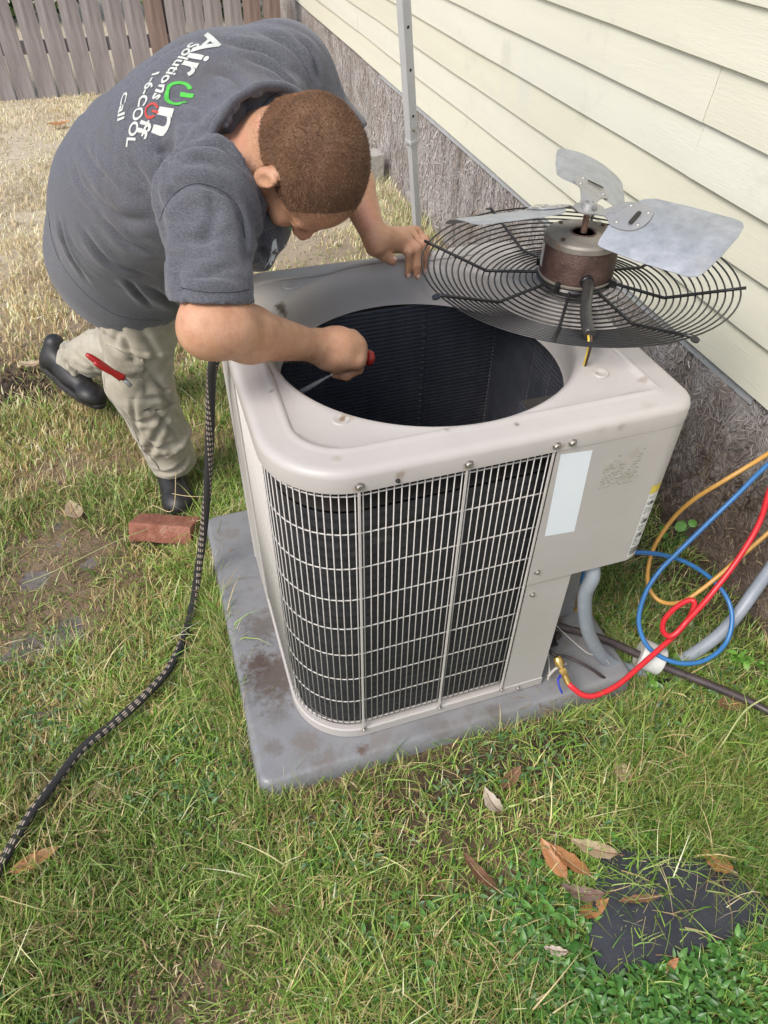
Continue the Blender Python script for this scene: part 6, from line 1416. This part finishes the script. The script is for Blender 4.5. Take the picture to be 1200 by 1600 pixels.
def blades(n, y0, y1, L0, L1, w0, w1, seed, name, label, lean=(.25, 1.25), segs=2, colour=None, power=1.0, dens=1.0, edge=.0, curve=.9, onslab=.05, mask=None):
    g = np.random.default_rng(seed); x, y = scatter(n, y0, y1, g, power)
    # clump the roots a little
    cx_ = g.normal(size=n) * .006; cy2 = g.normal(size=n) * .006; gx_ = .045; tight = g.random(n) < .55
    xc = np.round(x / gx_) * gx_ + .012 * np.sin(np.round(y / gx_) * 37.1 + np.round(x / gx_) * 12.7); yc = np.round(y / gx_) * gx_ + .012 * np.sin(np.round(x / gx_) * 51.3 + np.round(y / gx_) * 7.1)
    x = np.where(tight, xc + cx_ * 1.8, x); y = np.where(tight, yc + cy2 * 1.8, y)
    keep = free(x, y, edge) & (g.random(n) < density(x, y) * dens)
    ins = in_poly(x, y, slab_xy); keep &= ~ins | (g.random(n) < onslab * np.clip(3.6 - 3.4 * sst(.58, .72, x - (y + .5) * .3), .5, 9))
    if mask is not None: keep &= mask(x, y, g)
    x, y = x[keep], y[keep]; n = len(x); z = gh(x, y) - .003
    az = g.uniform(0, 2 * np.pi, n); le = g.uniform(lean[0], lean[1], n); L = g.uniform(L0, L1, n) * (1 + .3 * (g.random(n) < .08)); w = g.uniform(w0, w1, n)
    L = L * (.62 + .85 * smooth_cells(x, y, 3.4, 55))
    h = np.stack([np.cos(az), np.sin(az), 0 * az], 1); side = np.stack([-np.sin(az), np.cos(az), g.normal(size=n) * .35], 1); side /= np.linalg.norm(side, axis=1)[:, None]
    P = np.stack([x, y, z], 1); pts = [P]; st = L / segs; a = le * .5; cv = g.uniform(.1, curve, n) / segs; yaw = g.normal(size=n) * .35 / segs
    for k in range(segs):
        d = h * np.sin(a)[:, None] + np.array([0, 0, 1.0]) * np.cos(a)[:, None]; nxt = pts[-1] + d * st[:, None]; pts.append(nxt); a = np.clip(a + cv * 1.6, 0, 1.9); az = az + yaw; h = np.stack([np.cos(az), np.sin(az), 0 * az], 1)
    gz_ = gh(pts[-1][:, 0], pts[-1][:, 1]); 
    for k in range(1, segs + 1): pts[k][:, 2] = np.maximum(pts[k][:, 2], gz_ + .0015 + .001 * g.random(n))
    V = []
    for k in range(segs + 1):
        f = [1.0, .9, .6, .4][min(k, 3)] if segs > 2 else [.8, 1.0, .1][k]
        if k == segs: f = .08
        V += [pts[k] - side * (w * f / 2)[:, None], pts[k] + side * (w * f / 2)[:, None]]
    V = np.stack(V, 1).reshape(-1, 3); m2 = 2 * (segs + 1); base = (np.arange(n) * m2)[:, None]
    F = np.concatenate([base + np.array([2 * k, 2 * k + 1, 2 * k + 3, 2 * k + 2]) for k in range(segs)], 1).reshape(-1, 4)
    gr = g.random(n) < (greenness(x, y) if colour is None else colour)
    ga = np.array(GREEN)[g.integers(0, 4, n)]; da = np.array(DRY)[g.integers(0, 4, n)]; t = g.random((n, 1)) * .6
    gb = np.array(GREEN)[g.integers(0, 4, n)]; c = np.where(gr[:, None], ga * (1 - t) + gb * t, da * (1 - t) + DRY[1] * t)
    yl = (g.random(n) < .12)[:, None]; c = np.where(yl & gr[:, None], c * .5 + np.array([.30, .27, .08]) * .5, c)
    far = sst(1.4, 4.0, y)[:, None]; c = c * (1 - .55 * far) + (np.array([.80, .72, .56]) * (.7 + .5 * g.random((n, 1)))) * .55 * far
    pt = smooth_cells(x, y, 2.9, 66)[:, None]; c = c * (1 - .35 * pt) + c * np.array([1.12, 1.06, .82]) * .35 * pt; c = c * (.80 + .42 * smooth_cells(x, y, 4.1, 67)[:, None]); c = np.clip(c * g.uniform(.80, 1.42, (n, 1)), 0, .85); C = np.repeat(c[:, None, :], m2, 1)
    C = C * 1.0
    tipdry = (g.random(n) < .3); C[tipdry, -2:, :] = C[tipdry, -2:, :] * .4 + np.array([.42, .32, .15]) * .6
    return stuff(link(name, npmesh(V, F, C.reshape(-1, 3)), blade_m, smooth=True), label)
blade_m = mat('grass_blade', None, rough=.42, attr='tint', transl=.28, spec=.45)
blades(240000, -1.15, .35, .018, .060, .0016, .0040, 1, 'grass', 'fine green and straw coloured lawn grass near the unit', power=1.0)
blades(190000, .30, 1.7, .018, .055, .0016, .0040, 2, 'grass', 'thin patchy lawn grass beside the unit')
blades(125000, 1.6, 6.35, .020, .050, .0032, .0070, 3, 'grass', 'bleached lawn grass running back to the fence', lean=(.4, 1.4), power=1.25)
# thatch: long straws and runners lying over the lawn
blades(44000, -1.1, 1.9, .035, .11, .0012, .0026, 4, 'dry_grass', 'dry straw lying across the lawn', lean=(1.6, 2.9), segs=4, colour=.30, curve=1.2, onslab=.30)
blades(48000, -1.1, 1.2, .05, .13, .0022, .0042, 5, 'long_grass', 'longer arching green grass runners', lean=(.8, 2.4), segs=4, colour=.82, curve=1.6, onslab=.32)
# taller tufts along the pad and the skirt
def near_pad(x, y, g):
    d = np.maximum(np.maximum(-.124 - x, x - .827), np.maximum(-.068 - y, y - .846)); return (d < .05) & (y < .7)
blades(130000, -.16, .75, .03, .080, .0014, .0028, 6, 'tall_grass', 'taller grass leaning over the pad edge', lean=(.3, 1.6), segs=3, colour=.72, mask=near_pad, dens=1.2)
blades(60000, .9, 5.9, .04, .10, .003, .006, 7, 'skirt_grass', 'grass growing against the foot of the wall', lean=(.2, 1.2), segs=3, colour=.8, mask=lambda x, y, g: (x > WX + y * math.tan(WA) - .12 - .18 * g.random(len(x)) ** 2) & (smooth_cells(x, y, 2.2, 8) > .35))
def right_bank(x, y, g): return (x > .80) & (y < .5) & (smooth_cells(x, y, 4, 61) > .30)
blades(60000, -.6, .5, .035, .085, .0012, .0024, 8, 'wall_grass', 'tangled green grass between the pad and the wall', lean=(.5, 2.0), segs=4, colour=.85, mask=right_bank, curve=1.5)

# ---- broad leaved weeds: small pointed leaves on stems
def weeds(n, box_, L0, L1, wr, seed, name, label, cols, mask, lift=(.004, .03)):
    g = np.random.default_rng(seed); x = g.uniform(box_[0], box_[1], n); y = g.uniform(box_[2], box_[3], n); k = free(x, y, .01) & ~in_poly(x, y, slab_xy) & mask(x, y, g); x, y = x[k], y[k]; n = len(x)
    z = gh(x, y) + g.uniform(lift[0], lift[1], n); az = g.uniform(0, 6.28, n); ti = g.uniform(-.15, .9, n); L = g.uniform(L0, L1, n); w = L * wr * g.uniform(.8, 1.2, n)
    d = np.stack([np.cos(az) * np.cos(ti), np.sin(az) * np.cos(ti), np.sin(ti)], 1); s = np.stack([-np.sin(az), np.cos(az), g.normal(size=n) * .3], 1); s /= np.linalg.norm(s, axis=1)[:, None]; nn = np.cross(d, s); nn *= np.sign(nn[:, 2:3])
    P = np.stack([x, y, z], 1); prof = ((0, .05), (.2, .75), (.45, 1.0), (.72, .72), (1.0, .03)); V = []
    for t, f in prof:
        c = P + d * (L * t)[:, None] - nn * (L * .30 * t * t)[:, None] ; V += [c - s * (w * f / 2)[:, None] + nn * (w * f * .16)[:, None], c, c + s * (w * f / 2)[:, None] + nn * (w * f * .16)[:, None]]
    V = np.stack(V, 1).reshape(-1, 3); base = (np.arange(n) * 15)[:, None]; F = []
    for i in range(4):
        for j in range(2): F.append(base + np.array([3 * i + j, 3 * i + j + 1, 3 * i + j + 4, 3 * i + j + 3]))
    F = np.concatenate(F, 1).reshape(-1, 4); t = g.random((n, 1)); c = (np.array(cols[0]) * (1 - t) + np.array(cols[1]) * t) * g.uniform(.8, 1.2, (n, 1)); C = np.repeat(c[:, None, :], 15, 1); C[:, 1::3, :] *= 1.12
    return stuff(link(name, npmesh(V, F, C.reshape(-1, 3)), weed_m, smooth=True), label)
weed_m = mat('weed_leaf', None, rough=.36, attr='tint', transl=.25, spec=.5)
weeds(26000, (-.25, 1.0, -.95, -.18), .013, .028, .42, 11, 'broadleaf_weeds', 'glossy green pointed weed leaves carpeting the lower lawn', ((.045, .15, .025), (.13, .30, .06)), lambda x, y, g: g.random(len(x)) < np.clip(sst(-.30, -.62, y) * (.25 + .9 * smooth_cells(x, y, 2.6, 71)) * sst(-.12, .12, x), 0, 1))
weeds(11000, (-.8, 1.1, -.9, .6), .011, .024, .36, 12, 'small_weeds', 'small blue green weed leaves scattered in the lawn', ((.06, .15, .05), (.16, .27, .10)), lambda x, y, g: smooth_cells(x, y, 3.7, 83) > .55)
weeds(2600, (.86, 1.35, -.75, .05), .014, .028, .62, 13, 'clover_weeds', 'bright broad green weed leaves at the right edge', ((.08, .24, .03), (.20, .42, .07)), lambda x, y, g: (smooth_cells(x, y, 3.3, 91) > .45) & (x > .92 - .25 * (y + .5)))
# clover like seedling by the wall
sp = empty('seedling', 'small bright green seedling with round leaves at the foot of the dark board', 'seedling', (0, 0, 0)); b0 = Vector((1.225, 0.342, -0.040)); sp.location = b0
gl = mat('seedling_leaf', [(.3, (.12, .32, .05)), (.7, (.19, .42, .09))], scale=40, rough=.45, transl=.25)
for i, (dx, dy, h_, r) in enumerate(((.0, .0, .075, .016), (.030, .02, .060, .014), (.012, -.02, .045, .015), (-.03, .01, .035, .011), (.03, -.01, .09, .012), (-.04, .03, .05, .012))):
    V = [(0, 0, 0)] + [(r * (1 + .12 * math.cos(2 * a)) * math.cos(a), r * math.sin(a), .25 * r * abs(math.sin(a))) for a in [2 * math.pi * k / 14 for k in range(14)]]
    o = link('leaf_blade', pyd(V, [(0, 1 + k, 1 + (k + 1) % 14) for k in range(14)]), gl, sp, smooth=True); o.location = (dx, dy, h_); o.rotation_euler = (.5 + .15 * i, .2 * i - .4, i * 1.3)
    link('stem', tube([(0, 0, -.03), (dx * .5, dy * .5, h_ * .5), (dx, dy, h_)], .0011, 5), gl, sp)
# pulled up root clump by the pad
rm = mat('dead_roots', [(.3, (.10, .065, .04)), (.7, (.42, .32, .2))], scale=40, rough=.9)
q = random.Random(3); cu = []; c = Vector((0.588, -0.037, -0.030)); V, F = [], []
for k in range(46):
    a = q.uniform(0, 6.28); l_ = q.uniform(.03, .11); up_z = q.uniform(-.2, .9) ; p = [c + Vector((q.gauss(0, .008), q.gauss(0, .008), 0))]; d = Vector((math.cos(a), math.sin(a) * .6, up_z)).normalized()
    for i in range(4): d = (d + Vector((q.gauss(0, .25), q.gauss(0, .25), q.gauss(0, .2) - .12))).normalized(); nx_ = p[-1] + d * l_ / 4; nx_.z = max(nx_.z, GZ + .002); p.append(nx_)
    me = tube(spline(p, 2), q.uniform(.0005, .0013), 4); n0 = len(V); V += [v.co.copy() for v in me.vertices]; F += [tuple(n0 + i for i in pl.vertices) for pl in me.polygons]; bpy.data.meshes.remove(me)
stuff(link('root_tangle', pyd(V, F), rm), 'tangle of dry roots and stems against the pad')
# a few long single stems the photo shows
for i, (pts, r, lab) in enumerate((([(-0.661, 0.789, -0.060), (-0.556, 0.785, -0.030), (-0.349, 0.831, 0.000), (-0.158, 0.906, -0.040)], .0012, 'long straight pale green stem lying across the mud left of the brick'),
                                   ([(0.883, -0.294, -0.060), (0.938, -0.266, -0.020), (1.008, -0.230, 0.030), (1.092, -0.222, 0.060)], .0022, 'pale green stalk rising at the right edge below the pipe'),
                                   ([(-0.232, 1.026, -0.020), (-0.163, 0.925, 0.030), (-0.097, 0.916, 0.020), (-0.054, 0.957, 0.000)], .0012, 'thin straw hooked over the black shoe'),
                                   ([(-0.302, 0.981, -0.050), (-0.265, 0.944, 0.000), (-0.209, 0.889, 0.015), (-0.177, 1.020, 0.060)], .0012, 'thin straw crossing in front of the shoe above the brick'))):
    tag(link('grass_stem', tube(spline(pts, 5), r, 6), mat('stem_%s' % 'abcd'[i], [(.3, (.30, .34, .12) if i < 2 else (.5, .38, .2)), (.7, (.42, .44, .2) if i < 2 else (.6, .48, .28))], scale=30, rough=.5)), lab, 'grass stem')
